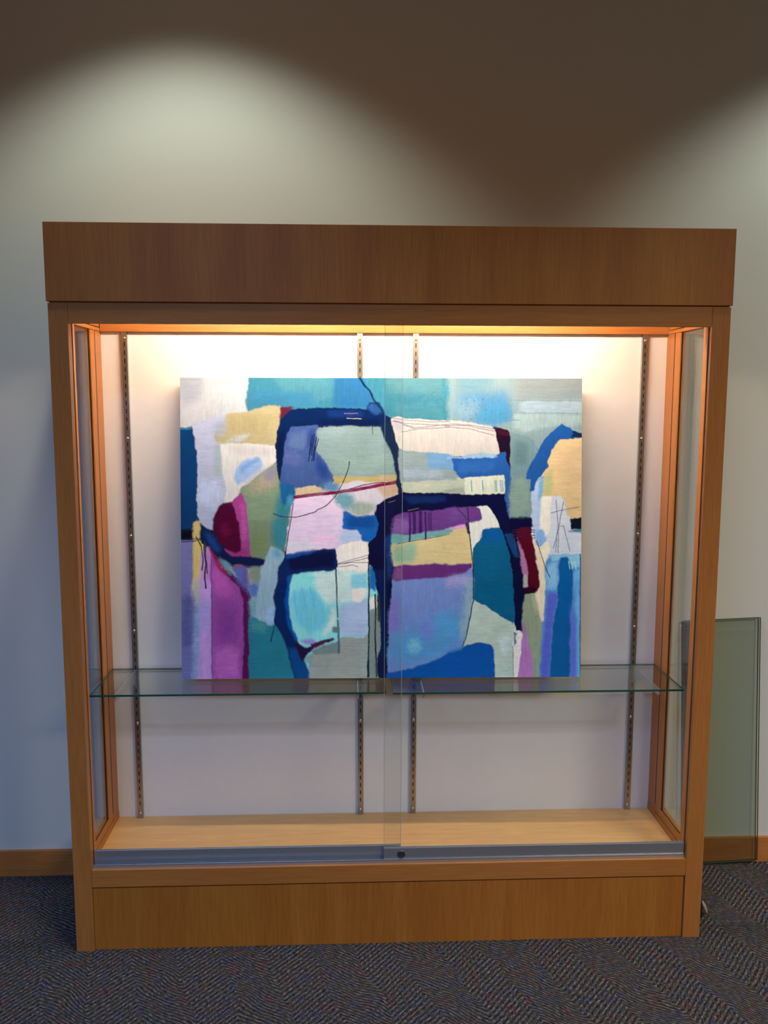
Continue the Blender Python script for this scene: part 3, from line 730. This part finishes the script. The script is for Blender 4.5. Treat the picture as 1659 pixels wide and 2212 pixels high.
    ('P', (0.08092, 0.3343, 0.7096), 32, 0, [452, 558, 579, 504, 622, 501, 607, 576, 569, 586, 579, 590, 514, 615, 452, 622]),
    ('P', (0.1826, 0.5114, 0.7642), 14, 0, [487, 567, 514, 564, 519, 589, 492, 600]),
    ('P', (0.2683, 0.446, 0.5767), 12, 0, [613, 435, 630, 435, 628, 492, 613, 573, 601, 573]),
    ('P', (0.1415, 0.2483, 0.7288), 14, 0, [505, 540, 541, 513, 547, 568, 523, 571]),
    ('P', (0.0015, 0.08798, 0.4166), 3, 0, [440, 640, 496, 630, 550, 612, 579, 594, 569, 594, 601, 588, 618, 575, 645, 570, 671, 577, 677, 592, 680, 652, 440, 658]),
    ('P', (0.06328, 0.2731, 0.6744), 6, 0, [565, 587, 601, 586, 614, 576, 603, 590, 569, 595]),
    ('P', (0.00184, 0.1045, 0.2476), 2, 0, [652, 326, 675, 322, 688, 321, 701, 351, 715, 411, 719, 533, 682, 512, 658, 495, 633, 479, 635, 388, 635, 360, 650, 343]),
    ('P', (0.0015, 0.08997, 0.3392), 9, 0, [654, 328, 686, 323, 697, 351, 648, 354]),
    ('P', (0.491, 0.6478, 0.6018), 2, 0, [630, 482, 658, 494, 682, 511, 719, 534, 721, 548, 719, 653, 681, 652, 677, 592, 671, 577, 645, 571, 613, 579, 622, 539]),
    ('P', (0.5747, 0.7548, 0.7665), 10, 0, [686, 558, 716, 558, 715, 596, 690, 596]),
    ('P', (0.8768, 0.88, 0.88), 1.2, 0, [719, 545, 726, 546, 738, 551, 736, 596, 730, 624, 729, 653, 718, 653, 718, 583]),
    ('P', (0.1573, 0.2897, 0.3689), 2, 0, [720, 550, 728, 552, 724, 564, 727, 575, 721, 581]),
    ('P', (0.4287, 0.4362, 0.4554), 3, 0, [740, 418, 751, 419, 751, 453, 740, 453]),
    ('P', (0.4308, 0.1904, 0.411), 3, 0, [724, 343, 733, 361, 745, 388, 751, 426, 739, 426, 733, 385]),
    ('P', (0.06824, 0.0015, 0.01385), 1.8, 0, [729, 323, 755, 321, 759, 341, 768, 385, 775, 419, 776, 451, 771, 465, 750, 462, 751, 426, 745, 388, 735, 362]),
    ('P', (0.02176, 0.0015, 0.01051), 4, 0, [742, 453, 769, 455, 771, 464, 742, 467]),
    ('P', (0.0015, 0.002176, 0.03381), 2, 0, [710, 299, 758, 299, 762, 320, 709, 322, 712, 313, 762, 313, 760, 319, 715, 321]),
    ('P', (0.1301, 0.2432, 0.3095), 2, 0, [710, 114, 754, 128, 773, 156, 757, 184, 746, 207, 758, 220, 756, 298, 711, 299, 711, 188]),
    ('P', (0.1953, 0.3145, 0.31), 14, 0, [712, 216, 754, 216, 754, 295, 712, 295]),
    ('P', (0.09125, 0.1844, 0.2386), 10, 0, [720, 132, 750, 141, 748, 188, 720, 188]),
    ('P', (0.009315, 0.07798, 0.3335), 2, 0, [824, 98, 848, 118, 878, 118, 878, 127, 819, 132, 801, 154, 792, 179, 795, 190, 776, 208, 769, 223, 762, 243, 754, 245, 757, 217, 744, 217, 746, 203, 772, 156, 789, 126]),
    ('P', (0.002908, 0.01342, 0.05943), 2.5, 0, [847, 117, 878, 117, 878, 125, 840, 128]),
    ('P', (0.6502, 0.5235, 0.3099), 2, 0, [819, 133, 878, 127, 879, 302, 843, 303, 833, 292, 828, 263, 803, 254, 777, 254, 783, 213, 795, 190, 792, 179, 803, 154]),
    ('P', (0.4318, 0.4921, 0.2463), 8, 0, [788, 209, 803, 192, 801, 252, 782, 252]),
    ('P', (0.6009, 0.4851, 0.3063), 20, 0, [819, 151, 870, 151, 871, 226, 823, 226]),
    ('P', (0.4043, 0.5613, 0.88), 3, 0, [757, 256, 769, 224, 784, 214, 779, 254, 776, 327, 761, 327, 757, 282, 762, 313, 781, 313, 786, 341, 775, 362, 765, 343]),
    ('P', (0.1407, 0.4135, 0.6529), 5, 0, [773, 224, 784, 215, 777, 267, 771, 263]),
    ('P', (0.8326, 0.7602, 0.601), 4, 0, [760, 336, 771, 360, 789, 394, 789, 483, 785, 527, 775, 531, 767, 483, 768, 468, 776, 453, 775, 419, 767, 385]),
    ('P', (0.8252, 0.8543, 0.8301), 3, 0, [777, 256, 801, 255, 800, 327, 774, 327, 778, 313, 798, 313, 799, 332, 786, 344, 778, 328]),
    ('P', (0.5984, 0.7065, 0.88), 3, 0, [801, 258, 818, 254, 828, 262, 832, 290, 843, 305, 841, 327, 799, 327, 799, 313, 844, 313, 844, 327, 879, 331, 879, 380, 799, 383, 795, 351]),
    ('P', (0.88, 0.88, 0.7456), 3, 0, [778, 362, 788, 355, 796, 366, 795, 388, 786, 402, 778, 385]),
    ('P', (0.2159, 0.4595, 0.88), 4, 0, [767, 330, 782, 324, 786, 341, 776, 361, 767, 347]),
    ('P', (0.0015, 0.006407, 0.02007), 1.4, 0, [843, 307, 879, 302, 879, 325, 879, 327, 843, 327, 843, 313]),
    ('P', (0.04043, 0.1744, 0.3244), 2.5, 0, [836, 329, 879, 327, 879, 332, 838, 334]),
    ('P', (0.2755, 0.367, 0.2659), 4, 0, [742, 468, 766, 468, 770, 492, 780, 530, 780, 577, 776, 653, 762, 653, 750, 577, 738, 520]),
    ('P', (0.4377, 0.4943, 0.3777), 6, 0, [760, 469, 769, 475, 774, 511, 767, 511]),
    ('P', (0.4648, 0.2055, 0.5767), 4, 0, [738, 528, 751, 573, 760, 615, 762, 653, 729, 653, 736, 596, 738, 551]),
    ('P', (0.296, 0.2126, 0.3324), 8, 0, [740, 517, 750, 549, 754, 564, 739, 551]),
    ('P', (0.09298, 0.2943, 0.7339), 3, 0, [789, 400, 800, 383, 879, 379, 880, 653, 777, 653, 784, 530, 789, 483]),
    ('P', (0.2332, 0.5652, 0.88), 8, 0, [792, 404, 814, 392, 815, 456, 790, 456]),
    ('P', (0.09257, 0.1337, 0.6593), 7, 0, [795, 464, 816, 464, 803, 539, 797, 653, 777, 653, 786, 539]),
    ('P', (0.2687, 0.5989, 0.88), 4, 0, [800, 383, 879, 380, 879, 411, 841, 408, 833, 389, 802, 397]),
    ('P', (0.0015, 0.1074, 0.3781), 4, 0, [819, 387, 837, 387, 851, 419, 849, 460, 844, 540, 844, 653, 798, 653, 804, 539, 815, 483]),
    ('P', (0.1348, 0.4361, 0.8354), 5, 0, [850, 419, 864, 411, 867, 653, 853, 653, 857, 540]),
    ('P', (0.1046, 0.1677, 0.7174), 6, 0, [843, 483, 855, 521, 857, 653, 844, 653]),
    ('L', (0.0198, 0.07364, 0.2254), 0, 2.5, [864.0, 381.1, 865.2, 501.9, 866.0, 647.7]),
    ('L', (0.4084, 0.7656, 0.88), 0, 2, [839.1, 396.1, 841.4, 413.1]),
    ('L', (0.4098, 0.7621, 0.88), 0, 2, [844.8, 396.2, 847.1, 413.1]),
    ('L', (0.4107, 0.7581, 0.88), 0, 2, [852.3, 396.2, 854.7, 413.2]),
    ('P', (0.2713, 0.7999, 0.88), 3, 0, [241, 419, 288, 415, 278, 417, 333, 414, 409, 414, 421, 461, 428, 567, 423, 658, 278, 657, 277, 646, 259, 610, 248, 566, 234, 530, 229, 484, 231, 450]),
    ('P', (0.6405, 0.88, 0.88), 12, 0, [275, 419, 333, 416, 401, 416, 403, 476, 341, 487, 314, 488, 296, 466, 285, 439]),
    ('P', (0.1633, 0.6455, 0.88), 12, 0, [234, 475, 245, 457, 285, 457, 296, 475, 318, 503, 305, 539, 278, 554, 284, 555, 248, 530]),
    ('P', (0.249, 0.8356, 0.88), 8, 0, [238, 425, 287, 421, 287, 439, 241, 443]),
    ('P', (0.6996, 0.88, 0.88), 7, 0, [323, 494, 334, 494, 334, 527, 310, 554, 301, 554, 320, 526]),
    ('L', (0.1169, 0.5012, 0.88), 2, 3.75, [259.4, 453.6, 270.1, 504.4]),
    ('L', (0.1139, 0.4896, 0.88), 2, 3.75, [275.7, 450.0, 287.3, 493.6]),
    ('L', (0.1378, 0.5506, 0.88), 2, 3.75, [241.4, 457.1, 248.4, 511.6]),
    ('P', (0.3075, 0.3153, 0.7407), 5, 0, [248, 564, 288, 564, 288, 574, 270, 577]),
    ('P', (0.002421, 0.01605, 0.1122), 3, 0, [336, 365, 278, 373, 288, 371, 245, 382, 224, 390, 213, 406, 202, 448, 199, 475, 203, 520, 209, 542, 223, 570, 244, 657, 277, 657, 277, 635, 259, 610, 248, 566, 234, 530, 229, 484, 231, 448, 239, 423, 288, 416, 278, 417, 322, 414, 337, 409]),
    ('P', (0.0015, 0.0982, 0.4409), 5, 0, [229, 428, 239, 421, 231, 450, 230, 484, 235, 528, 249, 564, 245, 570, 228, 533, 223, 484]),
    ('P', (0.00259, 0.06343, 0.2573), 5, 0, [228, 581, 254, 584, 277, 637, 277, 657, 248, 657]),
    ('P', (0.0015, 0.005169, 0.04606), 6, 0, [229, 388, 288, 376, 329, 372, 329, 407, 278, 410, 288, 410, 238, 414]),
    ('P', (0.004514, 0.06972, 0.3476), 5, 0, [224, 385, 245, 376, 288, 368, 288, 373, 245, 385]),
    ('P', (0.4319, 0.595, 0.88), 7, 0, [345, 487, 380, 485, 403, 472, 404, 512, 400, 560, 348, 559, 339, 539, 339, 497]),
    ('P', (0.2491, 0.677, 0.88), 7, 0, [365, 425, 401, 421, 401, 454, 367, 456]),
    ('P', (0.88, 0.88, 0.88), 2.5, 0, [367, 458, 394, 450, 398, 463, 391, 476, 380, 486, 367, 480]),
    ('P', (0.3479, 0.4061, 0.3889), 3, 0, [274, 603, 289, 583, 332, 570, 343, 560, 394, 562, 402, 549, 405, 658, 274, 657]),
    ('P', (0.2628, 0.4137, 0.4336), 4, 0, [262, 604, 288, 590, 281, 595, 281, 657, 277, 657, 278, 621]),
    ('P', (0.1854, 0.2855, 0.3088), 4, 0, [278, 590, 323, 574, 339, 567, 341, 594, 289, 599]),
    ('P', (0.3521, 0.4552, 0.4797), 8, 0, [390, 576, 397, 576, 397, 645, 388, 645]),
    ('P', (0.009396, 0.1597, 0.497), 2.5, 0, [405, 401, 413, 407, 418, 421, 419, 463, 404, 463]),
    ('P', (0.3195, 0.7879, 0.88), 4, 0, [404, 454, 418, 458, 419, 472, 405, 480]),
    ('P', (0.88, 0.88, 0.8562), 2.5, 0, [405, 477, 419, 469, 423, 494, 407, 502]),
    ('P', (0.2326, 0.3152, 0.3058), 3, 0, [404, 502, 427, 492, 430, 567, 424, 658, 403, 658]),
    ('P', (0.02143, 0.03778, 0.04569), 3, 0, [420, 467, 429, 469, 430, 494, 429, 531, 423, 521]),
    ('P', (0.004592, 0.009608, 0.06322), 2, 0, [421, 607, 430, 585, 441, 585, 441, 658, 425, 658]),
    ('P', (0.002483, 0.01088, 0.08008), 2, 0, [413, 407, 423, 414, 442, 414, 442, 585, 430, 585, 431, 549, 426, 458, 417, 421]),
    ('P', (0.88, 0.88, 0.88), 1, 0, [333, 367, 344, 360, 380, 352, 400, 354, 403, 363, 402, 392, 401, 412, 394, 419, 369, 414, 338, 415, 336, 390]),
    ('P', (0.88, 0.88, 0.88), 3, 0, [340, 398, 400, 392, 400, 403, 340, 407]),
    ('L', (0.1402, 0.1425, 0.1414), 0, 1.375, [337.1, 400.3, 368.8, 390.4, 400.6, 382.3]),
    ('L', (0.1415, 0.1435, 0.142), 0, 1.375, [337.1, 402.1, 372.4, 394.1, 401.4, 387.8]),
    ('L', (0.1434, 0.1449, 0.143), 0, 1.375, [338.0, 401.2, 365.2, 397.7, 403.2, 397.4]),
    ('L', (0.1462, 0.1469, 0.1444), 0, 1.375, [339.8, 406.7, 368.8, 403.1, 379.7, 406.8]),
    ('L', (0.01877, 0.03315, 0.04788), 0, 3.25, [332.6, 413.0, 334.6, 457.5, 335.6, 493.8, 336.3, 515.6]),
    ('L', (0.07641, 0.1206, 0.1543), 2, 6.25, [336.3, 522.9, 337.7, 548.3, 339.0, 593.8]),
    ('P', (0.1352, 0.2195, 0.2476), 4, 0, [324, 537, 340, 537, 340, 548, 325, 548]),
    ('L', (0.01056, 0.01863, 0.02622), 0, 3.5, [403.2, 397.8, 403.9, 457.7, 403.1, 503.1, 404.4, 539.5, 402.9, 585.1, 402.4, 645.2]),
    ('L', (0.008379, 0.01544, 0.02709), 0, 3.25, [417.3, 466.8, 418.5, 512.3, 417.5, 557.8, 419.2, 603.4, 421.0, 645.3]),
    ('L', (0.014, 0.02317, 0.03349), 0, 5, [402.5, 612.4, 402.8, 645.2]),
    ('P', (0.01864, 0.005083, 0.04937), 2.5, 0, [246, 566, 250, 573, 270, 583, 288, 574, 278, 574, 300, 566, 329, 560, 330, 564, 305, 576, 278, 587, 288, 585, 270, 596, 259, 611, 246, 581]),
    ('P', (0.09135, 0.005033, 0.05951), 2, 0, [278, 575, 300, 568, 327, 561, 327, 565, 301, 574, 278, 583]),
    ('L', (0.01261, 0.02358, 0.04078), 0, 2.125, [198.7, 291.8, 220.3, 298.7, 245.5, 299.7, 270.8, 293.7, 288.7, 287.6, 293.2, 283.5, 309.4, 276.3, 331.2, 255.5, 345.7, 230.2, 356.6, 204.9, 361.7, 190.5, 362.1, 179.6]),
    ('L', (0.002565, 0.007157, 0.04215), 0, 2, [282.8, 123.8, 275.9, 163.4]),
    ('L', (0.002554, 0.007115, 0.04191), 0, 2.25, [287.3, 120.1, 280.4, 165.2]),
    ('L', (0.002637, 0.00735, 0.04309), 0, 2.25, [291.8, 127.3, 284.8, 176.9]),
    ('L', (0.002533, 0.007098, 0.04185), 0, 1.75, [296.3, 130.0, 289.4, 154.4]),
    ('L', (0.002778, 0.00774, 0.0453), 0, 2, [281.0, 141.8, 274.0, 177.8]),
    ('L', (0.002792, 0.007749, 0.04531), 0, 1.875, [288.2, 145.4, 281.2, 177.8]),
    ('L', (0.02388, 0.007658, 0.09688), 0.5, 4.5, [492.3, 290.1, 492.8, 326.3, 492.2, 351.7]),
    ('L', (0.02352, 0.007585, 0.09642), 0.5, 7.5, [502.2, 290.1, 502.8, 326.3, 502.2, 332.7]),
    ('L', (0.02361, 0.007627, 0.09728), 0.5, 7.5, [515.9, 290.1, 516.4, 326.4, 515.8, 330.9]),
    ('L', (0.02402, 0.007738, 0.0981), 0.5, 4.25, [526.7, 290.1, 527.3, 326.4, 526.7, 347.2]),
    ('L', (0.02357, 0.007633, 0.09721), 0.5, 3, [534.0, 290.1, 534.5, 326.4, 534.0, 327.3]),
    ('L', (0.02352, 0.007616, 0.09712), 0.5, 3, [538.6, 290.1, 539.1, 326.4, 538.5, 326.4]),
    ('L', (0.0471, 0.07257, 0.1373), 0, 1.5, [465.0, 357.6, 492.2, 352.3, 550.4, 342.2, 579.3, 336.4]),
    ('L', (0.02007, 0.02277, 0.06131), 0, 2.5, [617.7, 278.0, 619.6, 300.5, 620.9, 324.9, 618.5, 320.4, 622.8, 341.1, 625.7, 369.3, 630.4, 406.9, 631.4, 478.4, 616.3, 557.5, 607.9, 580.1]),
    ('L', (0.02906, 0.02259, 0.09996), 0, 2, [595.5, 281.7, 606.8, 291.1, 618.5, 307.1]),
    ('L', (0.03217, 0.01511, 0.06057), 0, 6.25, [616.2, 314.8, 620.9, 333.6]),
    ('L', (0.04641, 0.05444, 0.1025), 0, 1.375, [799.5, 291.4, 829.3, 283.0, 861.8, 278.3]),
    ('L', (0.03521, 0.05767, 0.1191), 0, 1.375, [810.3, 263.2, 814.2, 300.8, 815.2, 325.3, 812.4, 341.4, 804.9, 367.8]),
    ('L', (0.03592, 0.05884, 0.1212), 0, 1.375, [827.4, 265.1, 816.2, 325.3, 815.8, 341.5, 815.9, 377.2]),
    ('L', (0.03718, 0.05995, 0.1229), 0, 1.375, [820.9, 319.6, 827.5, 318.9, 840.9, 373.5]),
    ('L', (0.03885, 0.0628, 0.1276), 0, 1.375, [812.4, 347.1, 810.2, 375.3]),
    ('L', (0.03495, 0.04914, 0.07278), 0, 1.875, [769.0, 350.8, 786.1, 403.5, 798.5, 431.9]),
    ('L', (0.1038, 0.141, 0.1613), 0, 1.25, [717.4, 582.6, 718.5, 646.9]),
    ('L', (0.04921, 0.008693, 0.04573), 0, 1.5, [716.1, 327.3, 733.1, 325.9, 764.2, 328.2]),
    ('L', (0.04981, 0.008796, 0.04611), 0, 1.5, [716.1, 332.4, 733.1, 330.9, 764.2, 333.3]),
    ('L', (0.05067, 0.008927, 0.04666), 0, 1.5, [716.1, 339.0, 733.1, 337.5, 764.2, 339.8]),
    ('L', (0.05131, 0.009035, 0.04709), 0, 1.5, [716.1, 344.6, 733.1, 343.2, 764.2, 345.5]),
    ('L', (0.007139, 0.01536, 0.02823), 0, 1.875, [241.1, 269.9, 236.9, 300.6, 232.8, 325.9, 231.0, 330.4, 225.4, 372.0]),
    ('L', (0.003037, 0.009751, 0.04772), 0, 3.75, [223.6, 373.8, 223.6, 388.2]),
    ('L', (0.00911, 0.03908, 0.06175), 0, 2.5, [199.2, 535.9, 195.9, 549.5, 192.2, 568.0]),
    ('L', (0.01509, 0.02811, 0.03492), 0, 3, [32.7, 341.7, 43.7, 362.5, 47.5, 387.8, 44.3, 413.1]),
    ('L', (0.0201, 0.03549, 0.04273), 0, 3.25, [49.1, 351.7, 52.5, 398.6, 50.5, 429.4, 52.5, 452.0]),
    ('L', (0.02379, 0.03444, 0.07516), 0, 2.5, [52.7, 355.3, 52.9, 387.8, 56.3, 420.3]),
    ('L', (0.07935, 0.03882, 0.2778), 0, 1.625, [64.2, 380.6, 64.4, 456.5, 65.9, 510.9, 64.4, 583.4, 65.5, 646.9]),
    ('L', (0.007361, 0.01439, 0.03473), 0, 2, [2.5, 352.5, 33.0, 350.2]),
    ('L', (0.1196, 0.08029, 0.1673), 0, 1.25, [452.6, 92.9, 496.0, 98.3, 579.3, 101.8]),
    ('L', (0.1173, 0.07893, 0.1657), 0, 1.25, [454.4, 85.7, 487.0, 91.1, 532.3, 93.8, 579.3, 92.8]),
    ('L', (0.1212, 0.08126, 0.1693), 0, 1.25, [458.0, 91.1, 505.1, 107.3, 579.3, 98.2]),
    ('L', (0.1272, 0.08527, 0.1772), 0, 1.25, [474.3, 116.4, 514.1, 109.1, 579.3, 105.5]),
    ('L', (0.1222, 0.08249, 0.1711), 0, 1.25, [477.9, 100.1, 503.3, 109.1]),
    ('L', (0.1349, 0.09001, 0.1868), 0, 1.25, [569.2, 104.0, 625.5, 109.5, 674.4, 122.6]),
    ('L', (0.1303, 0.08719, 0.181), 0, 1.25, [569.2, 101.2, 616.1, 102.0, 674.4, 113.2]),
    ('L', (0.1292, 0.08666, 0.181), 0, 1.25, [580.5, 98.3, 634.9, 102.0, 678.1, 109.5]),
    ('L', (0.3093, 0.3158, 0.2449), 0, 1.5, [356.9, 86.7, 387.5, 87.6]),
    ('L', (0.1798, 0.1171, 0.13), 0, 1.5, [351.5, 76.8, 380.3, 75.9]),
    ('L', (0.008659, 0.02334, 0.05296), 0, 1.625, [411.9, 102.0, 412.4, 120.0]),
]


def paint_canvas():
    """pigment colour and paint thickness on a NU x NV grid, laid down stroke by stroke"""
    rng = np.random.default_rng(11)
    h, w = NV + 1, NU + 1
    img = np.ones((h, w, 3)) * np.array(GROUND)
    hgt = np.zeros((h, w))
    wx = fbm(rng, h, w, 16, 16) * 1.6 + fbm(rng, h, w, 6, 6) * 1.1 + fbm(rng, h, w, 2.5, 2.5) * 0.7
    wy = fbm(rng, h, w, 16, 16) * 1.6 + fbm(rng, h, w, 6, 6) * 1.1 + fbm(rng, h, w, 2.5, 2.5) * 0.7
    X = np.arange(w)[None, :] + wx; Y = np.arange(h)[:, None] + wy
    X0 = np.arange(w)[None, :] + wx * 0.35; Y0 = np.arange(h)[:, None] + wy * 0.35
    grainh = fbm(rng, h, w, 3, 26) * 0.6 + fbm(rng, h, w, 2, 9) * 0.4
    grainv = fbm(rng, h, w, 26, 3) * 0.6 + fbm(rng, h, w, 9, 2) * 0.4
    hairs = np.clip(fbm(rng, h, w, 2.2, 5) * 0.6 + fbm(rng, h, w, 5, 2.2) * 0.6, -1, 1)
    cloud = fbm(rng, h, w, 30, 30) * 0.6 + fbm(rng, h, w, 12, 12) * 0.4
    for under, kind, col, soft, width, pts in [(True,) + a for a in ART if a[0] == 'P' and a[2] <= 6] + [(False,) + a for a in ART]:
        P = np.array(pts, float).reshape(-1, 2)
        pad = int(4 + soft * 2 + width)
        x0 = max(0, int(P[:, 0].min()) - pad); x1 = min(w, int(P[:, 0].max()) + pad + 1)
        y0 = max(0, int(P[:, 1].min()) - pad); y1 = min(h, int(P[:, 1].max()) + pad + 1)
        if x1 <= x0 or y1 <= y0: continue
        sl = (slice(y0, y1), slice(x0, x1))
        if kind == 'L':
            xx, yy = X0[sl] + 0 * Y0[sl], Y0[sl] + 0 * X0[sl]
            dist = np.full(xx.shape, 1e9)
            for (ax, ay), (bx, by) in zip(P[:-1], P[1:]):
                dx, dy = bx - ax, by - ay
                t = np.clip(((xx - ax) * dx + (yy - ay) * dy) / (dx * dx + dy * dy + 1e-9), 0, 1)
                dist = np.minimum(dist, np.hypot(xx - ax - t * dx, yy - ay - t * dy))
            mask = np.clip((width * 0.5 + 0.5 - dist) / (1.0 + soft), 0, 1)
            mask = mask * np.clip(0.95 + 0.2 * cloud[sl], 0.7, 1)
            rel = 0.25
        else:
            xx, yy = X[sl], Y[sl]
            wind = np.zeros(xx.shape, int)
            Q = np.roll(P, -1, axis=0)
            for (ax, ay), (bx, by) in zip(P, Q):
                if ay == by: continue
                left = xx < (bx - ax) * (yy - ay) / (by - ay) + ax
                wind += np.where((ay <= yy) & (by > yy) & left, 1, 0) - np.where((by <= yy) & (ay > yy) & left, 1, 0)
            ins = wind != 0
            if under:                      # first coat: wider and hard edged, so no bare ground shows
                mask = (blur(ins.astype(float), 3) > 0.04).astype(float)
            else:
                mask = blur(ins.astype(float), max(0.8, soft * 0.62))
                # brush hairs break up the rim of the stroke
                mask = np.clip(0.5 + (mask - 0.5) * 1.35 + 4 * mask * (1 - mask) * (0.30 * hairs[sl] + 0.16 * cloud[sl]), 0, 1)
            if soft > 6:
                mask = np.clip(mask * (1 + 0.25 * cloud[sl]), 0, 1)
            rel = 0.35 if soft < 3 else 0.12
        g = grainh if (len(pts) // 2) % 2 == 0 else grainv
        tone = 1 + 0.10 * g[sl] + 0.08 * cloud[sl] + 0.05 * hairs[sl]
        c = np.array(col)[None, None, :] * tone[..., None]
        img[sl] = img[sl] * (1 - mask[..., None]) + c * mask[..., None]
        hgt[sl] = hgt[sl] * (1 - 0.5 * mask) + mask * rel * (0.9 + 0.25 * g[sl])
    hgt += 0.10 * cloud + 0.05 * grainh + 0.05 * hairs
    return np.clip(img, 0.0015, 0.92), hgt * 0.0006

img, hgt = paint_canvas()
h, w = img.shape[:2]
gx, gz = np.meshgrid(np.linspace(-PW / 2, PW / 2, w), np.linspace(PH, 0, h))
co = np.stack([gx, -np.clip(hgt, -0.0005, 0.002), gz], -1).reshape(-1, 3)
co4 = np.concatenate([co, np.ones((len(co), 1))], 1) @ np.array(PM).T
me = bpy.data.meshes.new('painted_canvas')
idx = np.arange(h * w).reshape(h, w)
quads = np.stack([idx[:-1, :-1], idx[1:, :-1], idx[1:, 1:], idx[:-1, 1:]], -1).reshape(-1, 4)
me.vertices.add(h * w); me.vertices.foreach_set('co', co4[:, :3].astype(np.float32).ravel())
me.loops.add(quads.size); me.loops.foreach_set('vertex_index', quads.astype(np.int32).ravel())
me.polygons.add(len(quads)); me.polygons.foreach_set('loop_start', np.arange(0, quads.size, 4, dtype=np.int32))
try:
    me.polygons.foreach_set('loop_total', np.full(len(quads), 4, dtype=np.int32))
except Exception:
    pass
me.update(calc_edges=True); me.validate()
me.polygons.foreach_set('use_smooth', np.ones(len(quads), dtype=bool))
att = me.color_attributes.new('pigment', 'FLOAT_COLOR', 'POINT')
att.data.foreach_set('color', np.concatenate([img.reshape(-1, 3), np.ones((h * w, 1))], 1).astype(np.float32).ravel())
me.materials.append(M['paint'])
po = bpy.data.objects.new('painted_canvas', me); COL.objects.link(po); po.parent = pnt
po['label'] = 'abstract painted canvas face'

def local_part(name, bs, mat, label=None):
    bm = bmesh.new()
    for b in bs: add_box(bm, *b)
    bm.transform(PM)
    bmesh.ops.recalc_face_normals(bm, faces=bm.faces[:])
    m2 = bpy.data.meshes.new(name); bm.to_mesh(m2); bm.free(); m2.materials.append(mat)
    o = bpy.data.objects.new(name, m2); COL.objects.link(o); o.parent = pnt
    if label: o['label'] = label
E = 0.0012
hw = PW / 2
local_part('canvas_wrap', [(-hw, -hw + E, 0.0006, PT, 0, PH), (hw - E, hw, 0.0006, PT, 0, PH),
                           (-hw, hw, 0.0006, PT, PH - E, PH), (-hw, hw, 0.0006, PT, 0, E)], M['raw_canvas'], 'pale unpainted canvas edge')
for b in ((-hw + E, hw - E, 0.004, PT - 0.001, E, 0.045), (-hw + E, hw - E, 0.004, PT - 0.001, PH - 0.045, PH - E),
          (-hw + E, -hw + 0.045, 0.004, PT - 0.001, 0.046, PH - 0.046), (hw - 0.045, hw - E, 0.004, PT - 0.001, 0.046, PH - 0.046)):
    local_part('stretcher_bar', [b], M['stretcher'])

# ------------------------------------------------------------------ spare glass shelves leaning on the wall
def leaning(x, yb, yt, roll, wid, length, label):
    bm = pane(0, wid, -0.003, 0.003, 0, length, 1)
    lean = math.asin((yt - yb) / length)
    bm.transform(Matrix.Translation((x, yb, 0.001 + 0.0030 * math.sin(lean) + 0.0005)) @ Matrix.Rotation(-lean, 4, 'X') @ Matrix.Rotation(-roll, 4, 'Y'))
    o = link('spare_glass_shelf', bm, [M['lean_glass'], M['edge_dark']], origin=(x, yb, 0.0))
    tag(o, label, 'glass shelf', 'spare glass shelves leaning on the wall')
leaning(1.0085, 0.4030, 0.4140, 0.0370, 0.2560, 0.8430, 'spare glass shelf leaning flat on the wall, the rear one of two')
leaning(0.9975, 0.3950, 0.4062, 0.0370, 0.2560, 0.8430, 'spare glass shelf leaning on the wall, the front one of two')

# ------------------------------------------------------------------ power cord beside the right post
pc = tag(empty('power_cord', (0.94, 0.11, 0.0)), 'black power cord with a pale grey connector beside the right post', 'cord')
bm = bmesh.new()
tube(bm, smooth_path([(0.9060, 0.330, 0.010), (0.912, 0.260, 0.0055), (0.925, 0.190, 0.012), (0.938, 0.140, 0.042), (0.9420, 0.112, 0.060), (0.9435, 0.100, 0.048),
                      (0.9440, 0.098, 0.026), (0.9445, 0.104, 0.0062), (0.938, 0.150, 0.0052), (0.9150, 0.220, 0.0052)], 8), 0.0044, 12)
link('cable', bm, M['black'], pc, smooth=True)
bm = bmesh.new()
tube(bm, smooth_path([(0.9470, 0.101, 0.050), (0.9520, 0.101, 0.040), (0.9590, 0.102, 0.025), (0.9665, 0.106, 0.008)], 5), [0.0024 + 0.0026 * math.sin(math.pi * (i + 1) / 17) for i in range(16)], 12)
tag(link('connector', bm, M['grey_plastic'], pc, smooth=True), 'pale grey connector')
